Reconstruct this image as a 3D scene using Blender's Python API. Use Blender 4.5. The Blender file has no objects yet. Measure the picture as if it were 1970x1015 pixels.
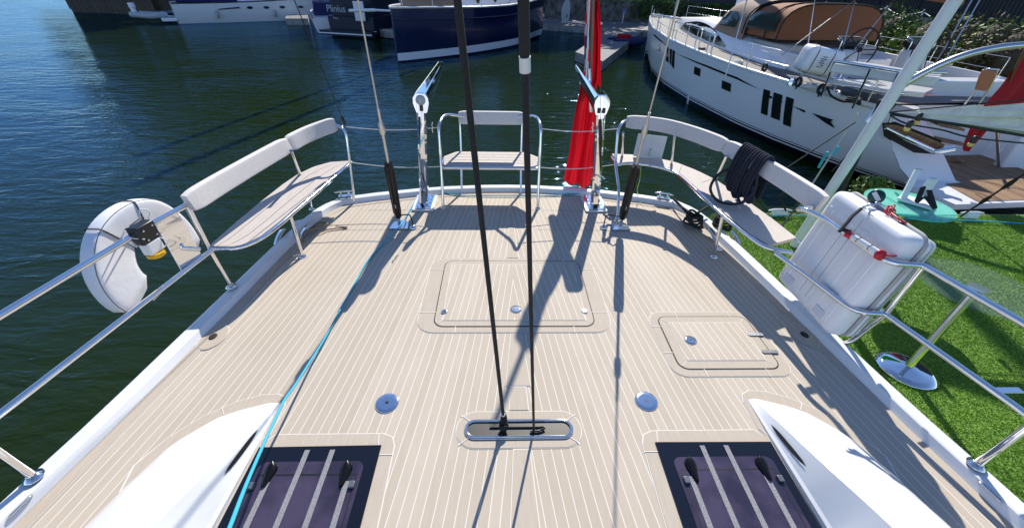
import bpy, bmesh, math, random
from mathutils import Vector, Matrix
import numpy as np
random.seed(7); rng = np.random.default_rng(7)
S = bpy.context.scene
COL = S.collection
# ------------------------------------------------------------------ camera
PITCH, YAW, ROLL, CX, FPX = 0.61578965, 0.0356788, -0.02282837, -0.10371635, 766.0
def cam_basis():
    cp, sp = math.cos(PITCH), math.sin(PITCH)
    f = Vector((0, cp, -sp)); d = Vector((0, -sp, -cp)); r = Vector((1, 0, 0))
    R = Matrix.Rotation(-YAW, 3, 'Z')
    r, d, f = R @ r, R @ d, R @ f
    c, s = math.cos(ROLL), math.sin(ROLL)
    return c*r + s*d, -s*r + c*d, f
BR, BD, BF = cam_basis()
CAM = Vector((CX, 0, 2.0))
cam = bpy.data.objects.new('camera', bpy.data.cameras.new('camera'))
COL.objects.link(cam); S.camera = cam
cam.data.sensor_width = 36; cam.data.lens = 36*FPX/1970
cam.data.clip_start = 0.05; cam.data.clip_end = 2000
M3 = Matrix((BR, -BD, -BF)).transposed()
cam.matrix_world = Matrix.Translation(CAM) @ M3.to_4x4()
def at(px, py, axis, val):            # where the sight line through a photo point meets a world plane
    q = (px-985)*BR + (py-507.5)*BD + FPX*BF
    return CAM + q*((val-CAM[axis])/q[axis])
# ------------------------------------------------------------------ light
W = bpy.data.worlds.new('World'); S.world = W; W.use_nodes = True
nt = W.node_tree; bg = nt.nodes['Background']
sky = nt.nodes.new('ShaderNodeTexSky'); sky.sky_type = 'NISHITA'; sky.sun_disc = False
SUND = Vector((.315, 1.235, 1.0)).normalized()
sky.sun_elevation = math.asin(SUND.z); sky.sun_rotation = math.atan2(SUND.x, SUND.y)
sky.air_density = 0.85; sky.dust_density = 0.0; sky.ozone_density = 7.0
tint_ = nt.nodes.new('ShaderNodeMix'); tint_.data_type = 'RGBA'; tint_.blend_type = 'MULTIPLY'; tint_.inputs[0].default_value = 1
tint_.inputs[7].default_value = (1.10, .98, .93, 1)
nt.links.new(sky.outputs[0], tint_.inputs[6]); nt.links.new(tint_.outputs[2], bg.inputs[0]); bg.inputs[1].default_value = 0.15
sl = bpy.data.lights.new('sun', 'SUN'); sl.energy = 4.6; sl.angle = math.radians(0.55); sl.color = (1, .955, .86)
so = bpy.data.objects.new('sun', sl); COL.objects.link(so)
so.rotation_euler = (-SUND).to_track_quat('-Z', 'Y').to_euler(); so.location = (0, 0, 20)
S.view_settings.view_transform = 'Standard'; S.view_settings.look = 'None'
S.view_settings.exposure = 0.42; S.view_settings.gamma = 1
S.cycles.max_bounces = 8; S.cycles.caustics_reflective = False; S.cycles.caustics_refractive = False
# ------------------------------------------------------------------ materials
MATS = {}
def mat(name, col, rough=.5, metal=0, spec=.5, coat=0, **k):
    m = bpy.data.materials.new(name); m.use_nodes = True
    b = m.node_tree.nodes['Principled BSDF']
    b.inputs['Base Color'].default_value = (*col, 1); b.inputs['Roughness'].default_value = rough
    b.inputs['Metallic'].default_value = metal; b.inputs['Specular IOR Level'].default_value = spec
    b.inputs['Coat Weight'].default_value = coat; b.inputs['Coat Roughness'].default_value = .05
    for a, v in k.items(): b.inputs[a.replace('_', ' ')].default_value = v
    MATS[name] = m
    return m
def nodes(m):
    n = m.node_tree.nodes; return n, m.node_tree.links, n['Principled BSDF']
def vary(m, scale, c1, c2, lo=.35, hi=.65, mapscale=(1, 1, 1), detail=5):   # noise between two base colours
    n, l, b = nodes(m)
    tc = n.new('ShaderNodeTexCoord'); mp = n.new('ShaderNodeMapping'); mp.inputs['Scale'].default_value = mapscale
    ns = n.new('ShaderNodeTexNoise'); ns.inputs['Scale'].default_value = scale; ns.inputs['Detail'].default_value = detail
    rp = n.new('ShaderNodeValToRGB'); rp.color_ramp.elements[0].position = lo; rp.color_ramp.elements[1].position = hi
    rp.color_ramp.elements[0].color = (*c1, 1); rp.color_ramp.elements[1].color = (*c2, 1)
    l.new(tc.outputs['Object'], mp.inputs[0]); l.new(mp.outputs[0], ns.inputs['Vector'])
    l.new(ns.outputs['Fac'], rp.inputs[0]); l.new(rp.outputs[0], b.inputs['Base Color'])
    return rp
def bump(m, scale, dist, mapscale=(1, 1, 1), strength=1, detail=3):
    n, l, b = nodes(m)
    tc = n.new('ShaderNodeTexCoord'); mp = n.new('ShaderNodeMapping'); mp.inputs['Scale'].default_value = mapscale
    ns = n.new('ShaderNodeTexNoise'); ns.inputs['Scale'].default_value = scale; ns.inputs['Detail'].default_value = detail
    bp = n.new('ShaderNodeBump'); bp.inputs['Distance'].default_value = dist; bp.inputs['Strength'].default_value = strength
    l.new(tc.outputs['Object'], mp.inputs[0]); l.new(mp.outputs[0], ns.inputs['Vector'])
    l.new(ns.outputs['Fac'], bp.inputs['Height']); l.new(bp.outputs[0], b.inputs['Normal'])
gel = mat('gelcoat', (.80, .80, .80), .25, coat=.4)
vary(gel, 3, (.77, .77, .77), (.83, .83, .825))
gel2 = mat('gelcoat_neighbour', (.82, .83, .85), .28, coat=.3)
steel = mat('stainless', (.80, .80, .80), .09, 1)
bump(steel, 14, .0006)
steelB = mat('brushed_steel', (.62, .62, .62), .28, 1)
chrome = mat('chrome', (.85, .85, .85), .04, 1)
black = mat('black_plastic', (.012, .012, .013), .35)
blackgl = mat('black_gloss', (.004, .004, .005), .28, spec=.35)
rubber = mat('dark_rubber', (.02, .018, .016), .7)
cush = mat('cushion_cloth', (.72, .67, .63), .85)
vary(cush, 60, (.69, .64, .605), (.75, .70, .665)); bump(cush, 420, .0012, strength=.7)
teakA = (.49, .41, .32); teakB = (.575, .49, .395)
def grain(m, a=teakA, b_=teakB):
    vary(m, 5, a, b_, .3, .7, (14, 1.2, 1), 8); bump(m, 90, .0006, (6, 1, 1))
teak = mat('margin_planks', teakA, .75, spec=.25); grain(teak, (.49, .415, .33), (.545, .465, .375))
caulk = mat('cream_caulk', (.76, .72, .66), .7)
def stripes(name, slope, period, off, seamcol, seamw, planks=(teakA, teakB), sym=True):
    m = mat(name, teakA, .72, spec=.25)
    n, l, b = nodes(m)
    tc = n.new('ShaderNodeTexCoord'); sx = n.new('ShaderNodeSeparateXYZ'); l.new(tc.outputs['Object'], sx.inputs[0])
    def mth(op, a, b2=None, c=None):
        q = n.new('ShaderNodeMath'); q.operation = op
        for i, v in enumerate((a, b2, c)):
            if v is None: continue
            if isinstance(v, (int, float)): q.inputs[i].default_value = v
            else: l.new(v, q.inputs[i])
        return q.outputs[0]
    X = mth('ABSOLUTE', sx.outputs[0]) if sym else sx.outputs[0]
    u = mth('MULTIPLY_ADD', sx.outputs[1], slope, X)
    u = mth('DIVIDE', mth('SUBTRACT', u, off), period)
    fr = mth('FRACT', mth('ADD', u, 1000)); idx = mth('FLOOR', mth('ADD', u, 1000))
    d = mth('ABSOLUTE', mth('SUBTRACT', fr, .5))
    seam = mth('GREATER_THAN', d, .5 - seamw/period/2)
    sgn = mth('SIGN', sx.outputs[0])
    wn = n.new('ShaderNodeTexWhiteNoise'); wn.noise_dimensions = '2D'
    cb = n.new('ShaderNodeCombineXYZ'); l.new(idx, cb.inputs[0]); l.new(sgn, cb.inputs[1]); l.new(cb.outputs[0], wn.inputs['Vector'])
    mp = n.new('ShaderNodeMapping'); mp.inputs['Scale'].default_value = (60, 4, 1); l.new(tc.outputs['Object'], mp.inputs[0])
    ns = n.new('ShaderNodeTexNoise'); ns.inputs['Scale'].default_value = 1.4; ns.inputs['Detail'].default_value = 8; l.new(mp.outputs[0], ns.inputs['Vector'])
    n2 = n.new('ShaderNodeTexNoise'); n2.inputs['Scale'].default_value = 2.2; n2.inputs['Detail'].default_value = 4; l.new(tc.outputs['Object'], n2.inputs['Vector'])
    f = mth('MULTIPLY_ADD', wn.outputs['Value'], .42, mth('MULTIPLY_ADD', ns.outputs['Fac'], .60, mth('MULTIPLY', n2.outputs['Fac'], .62)))
    rp = n.new('ShaderNodeValToRGB'); l.new(mth('SUBTRACT', f, .35), rp.inputs[0])
    rp.color_ramp.elements[0].position = .15; rp.color_ramp.elements[1].position = .85
    rp.color_ramp.elements[0].color = (*planks[0], 1); rp.color_ramp.elements[1].color = (*planks[1], 1)
    mx = n.new('ShaderNodeMix'); mx.data_type = 'RGBA'; l.new(seam, mx.inputs[0]); l.new(rp.outputs[0], mx.inputs[6])
    mx.inputs[7].default_value = (*seamcol, 1); l.new(mx.outputs[2], b.inputs['Base Color'])
    bp = n.new('ShaderNodeBump'); bp.inputs['Distance'].default_value = .0006; l.new(ns.outputs['Fac'], bp.inputs['Height']); l.new(bp.outputs[0], b.inputs['Normal'])
    return m
field = stripes('laid_deck_planks', .115, .0515, .0395, (.76, .72, .65), .0040)
seattk = mat('seat_planks', teakA, .72, spec=.25); grain(seattk, (.55, .48, .42), (.63, .56, .50))
seam_dk = mat('seat_seam', (.10, .085, .08), .8)
glassd = mat('smoked_glass', (.045, .028, .062), .07, coat=.6)
vary(glassd, 4, (.030, .023, .042), (.066, .050, .085), .42, .6)
hatchfr = mat('hatch_frame', (.006, .007, .012), .12, coat=.3)
grip = mat('grip_tape', (.25, .24, .26), .8); vary(grip, 900, (.08, .075, .09), (.42, .41, .43), .45, .55)
ropeB = mat('black_braid', (.018, .018, .018), .85); bump(ropeB, 300, .002)
ropeT = mat('turquoise_braid', (.03, .40, .56), .6); bump(ropeT, 300, .0015)
ropeN = mat('navy_braid', (.014, .018, .035), .85); bump(ropeN, 260, .002)
ropeW = mat('white_cord', (.72, .72, .70), .6)
whitecloth = mat('white_pvc_cloth', (.84, .83, .85), .55); bump(whitecloth, 9, .004)
canis = mat('canister_plastic', (.86, .86, .87), .38, coat=.2); vary(canis, 2.2, (.84, .84, .85), (.89, .88, .89)); bump(canis, 5, .004)
red = mat('red_cloth', (.62, .008, .02), .75); bump(red, 40, .002)
n, l, b = nodes(red); tr_ = n.new('ShaderNodeBsdfTranslucent'); tr_.inputs[0].default_value = (.55, .006, .02, 1); mxs = n.new('ShaderNodeMixShader'); mxs.inputs[0].default_value = .4
l.new(b.outputs[0], mxs.inputs[1]); l.new(tr_.outputs[0], mxs.inputs[2]); l.new(mxs.outputs[0], n['Material Output'].inputs['Surface'])
redpl = mat('red_plastic', (.55, .01, .03), .4)
yellow = mat('yellow_plastic', (.75, .42, .01), .45)
navycl = mat('navy_cloth', (.012, .018, .09), .8)
whcl = mat('white_cloth', (.75, .75, .75), .8)
wood = mat('varnished_wood', (.16, .055, .018), .3, coat=.5)
brown = mat('brown_plastic', (.22, .09, .03), .5)
blackfab = mat('webbing', (.02, .02, .022), .9)
greencap = mat('green_cap', (.0, .05, .045), .35)
label = mat('white_label', (.75, .75, .72), .6)
glassg = mat('green_glass', (.35, .80, .68), .04, Alpha=.5)
glassr = mat('green_glass_rim', (.05, .62, .42), .15)
card = mat('translucent_sheet', (.66, .70, .74), .35, Alpha=.85)
alu = mat('white_aluminium', (.84, .85, .86), .35)
alug = mat('grey_aluminium', (.42, .45, .47), .4)
navyhull = mat('navy_hull_paint', (.004, .010, .055), .16, coat=.5)
darkboat = mat('dark_blue_superstructure', (.006, .012, .034), .4, spec=.3)
stoneM = mat('quay_stone', (.16, .15, .13), .9); vary(stoneM, 1.6, (.05, .05, .045), (.20, .18, .155), .35, .65); bump(stoneM, 3, .06)
conc = mat('pontoon_concrete', (.30, .29, .28), .9); vary(conc, 2.5, (.20, .20, .20), (.36, .35, .34))
deckb = mat('pontoon_deck', (.20, .195, .20), .85); vary(deckb, 6, (.15, .145, .15), (.26, .25, .26))
pile = mat('timber_piles', (.10, .08, .06), .9); vary(pile, 3, (.05, .04, .03), (.16, .13, .10), .3, .7, (6, 6, .4)); bump(pile, 6, .03, (4, 4, .3))
tanc = mat('tan_canvas', (.30, .215, .165), .85); bump(tanc, 5, .01)
orangec = mat('brown_canvas', (.27, .105, .045), .85); bump(orangec, 5, .012)
tint = mat('tinted_vinyl', (.03, .05, .05), .08, coat=.3)
blackwin = mat('hull_window', (.004, .004, .006), .08, coat=.3)
teakN = stripes('teak_neighbour', 0, .075, .0, (.05, .035, .025), .006, ((.20, .115, .06), (.36, .225, .13)), False)
greyteak = mat('grey_side_deck', (.20, .18, .17), .8); vary(greyteak, 9, (.16, .145, .14), (.25, .23, .215), mapscale=(8, 1, 1))
bulb = mat('amber_bulb', (.80, .50, .15), .25)
leafM = mat('leaves', (.05, .09, .015), .6, spec=.3); vary(leafM, 2.3, (.02, .055, .008), (.085, .16, .025), .3, .7)
leafY = mat('light_leaves', (.12, .16, .03), .6, spec=.3); vary(leafY, 3, (.06, .11, .015), (.20, .30, .05), .3, .7)
leafB = mat('brown_leaves', (.09, .06, .03), .7); vary(leafB, 3, (.035, .035, .012), (.11, .09, .035), .3, .7)
bark = mat('bark', (.09, .07, .05), .9)
grassb = mat('turf_base', (.11, .22, .022), .9)
blade = mat('turf_blades', (.24, .42, .05), .5, spec=.35); vary(blade, 1.3, (.17, .33, .03), (.32, .50, .07), .3, .7)
sailc = mat('grey_sailcloth', (.70, .69, .66), .8); vary(sailc, 6, (.64, .62, .59), (.78, .77, .74), mapscale=(.4, 5, 1))
fencem = mat('fence_metal', (.03, .032, .04), .5)
# water
water = mat('marina_water', (.012, .024, .004), .03, IOR=1.30)
def mk_water():
    n, l, b = nodes(water)
    tc = n.new('ShaderNodeTexCoord')
    def noi(sc, ms, det, rot=0):
        mp = n.new('ShaderNodeMapping'); mp.inputs['Scale'].default_value = ms; mp.inputs['Rotation'].default_value = (0, 0, rot)
        ns = n.new('ShaderNodeTexNoise'); ns.inputs['Scale'].default_value = sc; ns.inputs['Detail'].default_value = det
        ns.inputs['Distortion'].default_value = .6
        l.new(tc.outputs['Object'], mp.inputs[0]); l.new(mp.outputs[0], ns.inputs['Vector']); return ns.outputs['Fac']
    a = noi(2.6, (.45, 1.25, 1), 3, .12); c = noi(9, (.6, 1.2, 1), 3, -.25); e = noi(.35, (.7, 1, 1), 2)
    s1 = n.new('ShaderNodeMath'); s1.operation = 'MULTIPLY_ADD'; l.new(c, s1.inputs[0]); s1.inputs[1].default_value = .22; l.new(a, s1.inputs[2])
    s2 = n.new('ShaderNodeMath'); s2.operation = 'MULTIPLY'; l.new(s1.outputs[0], s2.inputs[0])
    mr = n.new('ShaderNodeMapRange'); mr.inputs[1].default_value = .35; mr.inputs[2].default_value = .65; mr.inputs[3].default_value = .45; mr.inputs[4].default_value = 1.0
    l.new(e, mr.inputs[0]); l.new(mr.outputs[0], s2.inputs[1])
    bp = n.new('ShaderNodeBump'); bp.inputs['Distance'].default_value = .06; bp.inputs['Strength'].default_value = 1
    l.new(s2.outputs[0], bp.inputs['Height'])
    df = n.new('ShaderNodeBsdfDiffuse'); df.inputs[0].default_value = (.013, .025, .003, 1); l.new(bp.outputs[0], df.inputs['Normal'])
    gl_ = n.new('ShaderNodeBsdfGlossy'); gl_.inputs[0].default_value = (.26, .48, .76, 1); gl_.inputs['Roughness'].default_value = .03; l.new(bp.outputs[0], gl_.inputs['Normal'])  # blue gloss tint paints the mirrored sky deeper and darker
    fr = n.new('ShaderNodeFresnel'); fr.inputs[0].default_value = 1.33; l.new(bp.outputs[0], fr.inputs['Normal'])
    ms = n.new('ShaderNodeMixShader'); l.new(fr.outputs[0], ms.inputs[0]); l.new(df.outputs[0], ms.inputs[1]); l.new(gl_.outputs[0], ms.inputs[2])
    l.new(ms.outputs[0], n['Material Output'].inputs['Surface'])
mk_water()
# ------------------------------------------------------------------ mesh helpers
def V(*a): return Vector(a)
class MB:
    def __init__(s): s.v = []; s.f = []; s.m = []; s.s = []
    def add(s, vs, fs, mi=0, smooth=False):
        o = len(s.v); s.v += [tuple(p) for p in vs]
        for f in fs: s.f.append(tuple(i+o for i in f)); s.m.append(mi); s.s.append(smooth)
        return s
    def tube(s, pts, r, seg=10, mi=0, cap=True, taper=None, closed=False):
        P = [Vector(p) for p in pts]; N = len(P); rs = [r]*N if not isinstance(r, (list, tuple)) else r
        up = None; vs = []
        for i, p in enumerate(P):
            if closed: t = P[(i+1) % N]-P[i-1]
            else: t = P[min(i+1, N-1)]-P[max(i-1, 0)]
            t.normalize()
            if up is None: up = t.orthogonal().normalized()
            up = (up-t*up.dot(t)); up = up.normalized() if up.length > 1e-6 else t.orthogonal().normalized()
            w = t.cross(up)
            for k in range(seg):
                a = 2*math.pi*k/seg; vs.append(p+(up*math.cos(a)+w*math.sin(a))*rs[i])
        fs = []
        for i in range(N if closed else N-1):
            for k in range(seg):
                a = i*seg+k; b = i*seg+(k+1) % seg; c = ((i+1) % N)*seg
                fs.append((a, b, c+(k+1) % seg, c+k))
        s.add(vs, fs, mi, True)
        if cap and not closed:
            s.add(vs[:seg][::-1], [tuple(range(seg))], mi); s.add(vs[-seg:], [tuple(range(seg))], mi)
        return s
    def box(s, c, size, R=None, mi=0):
        c = Vector(c); R = R or Matrix.Identity(3)
        vs = [c+R @ Vector((x*size[0]/2, y*size[1]/2, z*size[2]/2)) for z in (-1, 1) for y in (-1, 1) for x in (-1, 1)]
        return s.add(vs, [(0, 2, 3, 1), (4, 5, 7, 6), (0, 1, 5, 4), (2, 6, 7, 3), (0, 4, 6, 2), (1, 3, 7, 5)], mi)
    def prism(s, poly, z0, z1, mi=0, side=None):
        n = len(poly); side = mi if side is None else side
        vs = [(p[0], p[1], z0) for p in poly]+[(p[0], p[1], z1) for p in poly]
        o = [tuple(range(n, 2*n))]
        s.add(vs, o, mi); s.add(vs, [tuple(range(n))[::-1]]+[(i, (i+1) % n, n+(i+1) % n, n+i) for i in range(n)], side)
        return s
    def flat(s, poly, z, mi=0): return s.add([(p[0], p[1], z) for p in poly], [tuple(range(len(poly)))], mi)
    def loft(s, rings, mi=0, smooth=True, closed=True, caps=True):
        n = len(rings[0]); vs = [p for r in rings for p in r]; fs = []
        for i in range(len(rings)-1):
            for k in range(n if closed else n-1):
                fs.append((i*n+k, i*n+(k+1) % n, (i+1)*n+(k+1) % n, (i+1)*n+k))
        s.add(vs, fs, mi, smooth)
        if caps and closed:
            s.add(rings[0], [tuple(range(n))[::-1]], mi); s.add(rings[-1], [tuple(range(n))], mi)
        return s
    def lathe(s, prof, org, axis=(0, 0, 1), seg=24, mi=0, sx=1):
        ax = Vector(axis).normalized(); u = ax.orthogonal().normalized() if abs(ax.z) < .99 else Vector((1, 0, 0)); w = ax.cross(u)
        rings = [[Vector(org)+ax*h+(u*math.cos(2*math.pi*k/seg)*sx+w*math.sin(2*math.pi*k/seg))*r for k in range(seg)] for r, h in prof]
        return s.loft(rings, mi)
    def ball(s, c, r, mi=0, seg=12):
        if not isinstance(r, (tuple, list)): r = (r, r, r)
        rings = []
        for i in range(1, seg//2+1):
            a = math.pi*(i-.5)/(seg//2+.0)
            rings.append([Vector(c)+Vector((r[0]*math.sin(a)*math.cos(2*math.pi*k/seg), r[1]*math.sin(a)*math.sin(2*math.pi*k/seg), -r[2]*math.cos(a))) for k in range(seg)])
        return s.loft(rings, mi)
    def build(s, name, mats, parent=None, bevel=0, loc=None, fix=True, subsurf=0):
        me = bpy.data.meshes.new(name); me.from_pydata(s.v, [], s.f)
        if not isinstance(mats, (list, tuple)): mats = [mats]
        for m in mats: me.materials.append(m)
        me.polygons.foreach_set('material_index', s.m); me.polygons.foreach_set('use_smooth', s.s)
        if fix:
            b = bmesh.new(); b.from_mesh(me); bmesh.ops.recalc_face_normals(b, faces=b.faces); b.to_mesh(me); b.free()
        me.update()
        o = bpy.data.objects.new(name, me); COL.objects.link(o)
        if parent: o.parent = parent
        if bevel:
            q = o.modifiers.new('bevel', 'BEVEL'); q.width = bevel; q.segments = 3; q.limit_method = 'ANGLE'; q.angle_limit = math.radians(40)
            for p in me.polygons: p.use_smooth = True
            if hasattr(me, 'set_sharp_from_angle'): me.set_sharp_from_angle(angle=math.radians(50))
        if subsurf:
            q = o.modifiers.new('ss', 'SUBSURF'); q.levels = subsurf; q.render_levels = subsurf
        return o
def empty(name, loc=(0, 0, 0)):
    o = bpy.data.objects.new(name, None); COL.objects.link(o); o['_l'] = 0; del o['_l']; o.location = (0, 0, 0); o.empty_display_size = .1
    return o
def tag(o, lab=None, cat=None, group=None, kind=None):
    if lab: o['label'] = lab
    if cat: o['category'] = cat
    if group: o['group'] = group
    if kind: o['kind'] = kind
    return o
def fillet(pts, r=.06, n=5, closed=False):
    P = [Vector(p) for p in pts]; out = []
    N = len(P)
    for i, p in enumerate(P):
        if not closed and i in (0, N-1): out.append(p); continue
        a = P[i-1]; b = P[(i+1) % N]
        rr = r[i] if isinstance(r, (list, tuple)) else r
        da = min(rr, (a-p).length*.48); db = min(rr, (b-p).length*.48)
        A = p+(a-p).normalized()*da; B = p+(b-p).normalized()*db
        for k in range(n+1):
            t = k/n; out.append(A*(1-t)**2+p*2*t*(1-t)+B*t*t)
    return out
def spline(pts, n=8):
    P = [Vector(p) for p in pts]; Q = [P[0]*2-P[1]]+P+[P[-1]*2-P[-2]]; out = []
    for i in range(1, len(Q)-2):
        a, b, c, d = Q[i-1:i+3]
        for k in range(n):
            t = k/n; out.append(.5*((2*b)+(c-a)*t+(2*a-5*b+4*c-d)*t*t+(3*b-a-3*c+d)*t**3))
    out.append(P[-1]); return out
def resample(pts, n):
    P = [Vector(p) for p in pts]; L = [0]
    for i in range(1, len(P)): L.append(L[-1]+(P[i]-P[i-1]).length)
    out = []; j = 0
    for k in range(n):
        s = L[-1]*k/(n-1)
        while j < len(L)-2 and L[j+1] < s: j += 1
        t = (s-L[j])/max(1e-9, L[j+1]-L[j]); out.append(P[j].lerp(P[j+1], min(1, t)))
    return out
def rrect(x0, y0, x1, y1, r, n=6):
    out = []
    for cx, cy, a0 in ((x1-r, y1-r, 0), (x0+r, y1-r, 90), (x0+r, y0+r, 180), (x1-r, y0+r, 270)):
        for k in range(n+1):
            a = math.radians(a0+90*k/n); out.append((cx+r*math.cos(a), cy+r*math.sin(a)))
    return out
def off(poly, d):       # inset a convex-ish outline
    n = len(poly); out = []
    for i in range(n):
        a = Vector(poly[i-1]); p = Vector(poly[i]); b = Vector(poly[(i+1) % n])
        t = (b-a).normalized(); out.append((p[0]-t[1]*d, p[1]+t[0]*d))
    return out
def interp(xs, tab):
    return float(np.interp(xs, [t[0] for t in tab], [t[1] for t in tab]))
def text(s, size, mat_, parent, name='lettering', M=None, ext=.002):
    c = bpy.data.curves.new(name, 'FONT'); c.body = s; c.size = size; c.extrude = ext; c.align_x = 'CENTER'; c.align_y = 'CENTER'
    t = bpy.data.objects.new(name, c); COL.objects.link(t)
    me = bpy.data.meshes.new_from_object(t.evaluated_get(bpy.context.evaluated_depsgraph_get())); bpy.data.objects.remove(t)
    me.materials.clear(); me.materials.append(mat_); me.transform(M or Matrix.Identity(4))
    o = bpy.data.objects.new(name, me); COL.objects.link(o); o.parent = parent; return o
def mirror(p, s): return (p[0]*s, p[1], p[2]) if len(p) > 2 else (p[0]*s, p[1])
# ------------------------------------------------------------------ water
WZ = -1.6
wm = MB().flat([(-400, -150), (400, -150), (400, 500), (-400, 500)], 0)
wo = wm.build('water', water, fix=False); wo.location.z = WZ; tag(wo, kind='structure')
# ================================================================== OWN YACHT
yacht = tag(empty('sailing_yacht'), 'foreground yacht stern with cream planked deck, white rim and steel pushpit seats', 'sailing yacht')
OUT = [(-6, 2.30), (-2, 2.42), (.0, 2.42), (.8, 2.37), (1.3, 2.295), (1.8, 2.245), (2.4, 2.185), (3.1, 2.12), (3.5, 2.07), (3.8, 2.0)]
right_out = [(interp(y, OUT), y) for y in np.linspace(-6, 3.75, 40)]
stern = [(1.96, 3.86), (1.86, 4.0), (1.70, 4.07), (1.5, 4.14), (1.05, 4.26), (.75, 4.32), (.3, 4.37), (0, 4.38)]
half = right_out+stern
outline = half+[(-x, y) for x, y in half[::-1][1:]]
def inset(poly, d):       # poly open along the transom-ahead end; right side first
    out = []
    n = len(poly)
    for i in range(n):
        a = Vector(poly[max(0, i-1)]); b = Vector(poly[min(n-1, i+1)]); p = Vector(poly[i])
        t = (b-a).normalized(); out.append((p[0]-t[1]*d, p[1]+t[0]*d))
    return out
P_in = inset(outline, .115)
m = MB(); m.flat(P_in[::1], 0.0, 0)
mar_o = inset(outline, .118)
def strip(mb, A, B, z, mi):
    for i in range(len(A)-1):
        mb.add([(A[i][0], A[i][1], z), (A[i+1][0], A[i+1][1], z), (B[i+1][0], B[i+1][1], z), (B[i][0], B[i][1], z)], [(0, 1, 2, 3)], mi)
strip(m, mar_o, inset(outline, .185), .002, 2)
strip(m, mar_o, inset(outline, .180), .004, 1)
def border(mb, poly_out, z=0, w=.0045):          # caulk outline then plain plank inside it
    mb.flat(poly_out, z+.002, 2); mb.flat(off(poly_out, w), z+.004, 1)
def seamline(mb, a, b, z=.0065, w=.0045, mi=2):
    a = Vector(a); b = Vector(b); t = (b-a).normalized(); n_ = Vector((-t.y, t.x))*w/2
    mb.flat([a-n_, b-n_, b+n_, a+n_], z, mi)
# centre hatch surround
HC = (-.575, 2.055, .575, 2.86)
bo = rrect(-.70, 1.99, .70, 2.905, .13); border(m, bo)
for a, b in (((-.70, 2.2), (-.575, 2.2)), ((.575, 2.2), (.70, 2.2)), ((-.70, 2.74), (-.575, 2.74)), ((.575, 2.74), (.70, 2.74)), ((-.42, 1.99), (-.42, 2.055)), ((.42, 1.99), (.42, 2.055)), ((-.45, 2.86), (-.45, 2.905)), ((.45, 2.86), (.45, 2.905))): seamline(m, a, b)
HR = (1.05, 1.665, 1.705, 2.145)
bo = rrect(.985, 1.60, 1.775, 2.205, .10); border(m, bo)
for a, b in (((.985, 2.05), (1.05, 2.05)), ((.985, 1.8), (1.05, 1.8)), ((1.2, 1.6), (1.2, 1.665)), ((1.6, 1.6), (1.6, 1.665)), ((1.2, 2.145), (1.2, 2.205)), ((1.6, 2.145), (1.6, 2.205))): seamline(m, a, b)
# rope well surround
bo = rrect(-.345, 1.145, .345, 1.37, .11, 10); border(m, bo)
for sx in (-1, 1):
    for sy in (-1, 1): seamline(m, (sx*.245, 1.2575+sy*.03), (sx*.322, 1.2575+sy*.088))
# king plank
m.flat([(-.035, 1.145), (.055, 1.145), (.115, .2), (-.095, .2)], .002, 2); m.flat([(-.031, 1.141), (.051, 1.141), (.11, .2), (-.09, .2)], .004, 1)
m.flat([(-.052, 1.375), (.062, 1.375), (.055, 1.54), (-.045, 1.54)], .002, 2); m.flat([(-.048, 1.375), (.058, 1.375), (.051, 1.536), (-.041, 1.536)], .004, 1)
m.flat([(-.072, 1.54), (.084, 1.54), (.045, 1.985), (-.033, 1.985)], .002, 2); m.flat([(-.068, 1.544), (.080, 1.544), (.041, 1.985), (-.029, 1.985)], .004, 1)
m.flat([(-.05, 2.91), (.06, 2.91), (.03, 3.6), (-.02, 3.6)], .002, 2); m.flat([(-.046, 2.915), (.056, 2.915), (.026, 3.595), (-.016, 3.595)], .004, 1)
# skylight and coaming borders
for s in (-1, 1):
    po = [(s*.635, .2), (s*.655, 1.17), (s*.675, 1.22), (s*.73, 1.243), (s*1.30, 1.243), (s*1.375, 1.18), (s*1.375, .2)]
    if s > 0: po = po[::-1]
    m.flat(po, .002, 2)
    pi = [(s*.64, .2), (s*.66, 1.168), (s*.679, 1.216), (s*.732, 1.238), (s*1.299, 1.238), (s*1.37, 1.176), (s*1.37, .2)]
    if s > 0: pi = pi[::-1]
    m.flat(pi, .004, 1)
    seamline(m, (s*.74, 1.17), (s*.755, 1.238)); seamline(m, (s*.655, 1.12), (s*.73, 1.12))
    # plank round the coaming nose
    nose = [(s*x, y) for x, y in ((1.33, 1.243), (1.33, 1.42), (1.35, 1.475), (1.40, 1.50), (1.50, 1.495), (1.62, 1.45), (1.75, 1.36), (1.86, 1.23), (1.93, 1.08), (1.90, .95), (1.5, .95), (1.38, 1.0))]
    if s > 0: nose = nose[::-1]
    m.flat(nose, .0025, 2)
    nose = [(s*x, y) for x, y in ((1.3345, 1.243), (1.3345, 1.418), (1.354, 1.471), (1.403, 1.4955), (1.498, 1.4905), (1.617, 1.446), (1.746, 1.357), (1.855, 1.228), (1.92, 1.08), (1.89, .95), (1.5, .95), (1.38, 1.0))]
    if s > 0: nose = nose[::-1]
    m.flat(nose, .0045, 1)
    seamline(m, (s*1.64, 1.36), (s*1.68, 1.41), .0065); seamline(m, (s*1.335, 1.25), (s*1.375, 1.18), .0065)
    # drain boss ring
    c = Vector((s*2.045, 1.96)); m.flat([(c.x+.085*math.cos(a), c.y+.12*math.sin(a)) for a in np.linspace(0, 2*math.pi, 29)[:-1]], .0045, 2)
    m.flat([(c.x+.081*math.cos(a), c.y+.116*math.sin(a)) for a in np.linspace(0, 2*math.pi, 29)[:-1]], .006, 1)
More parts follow.
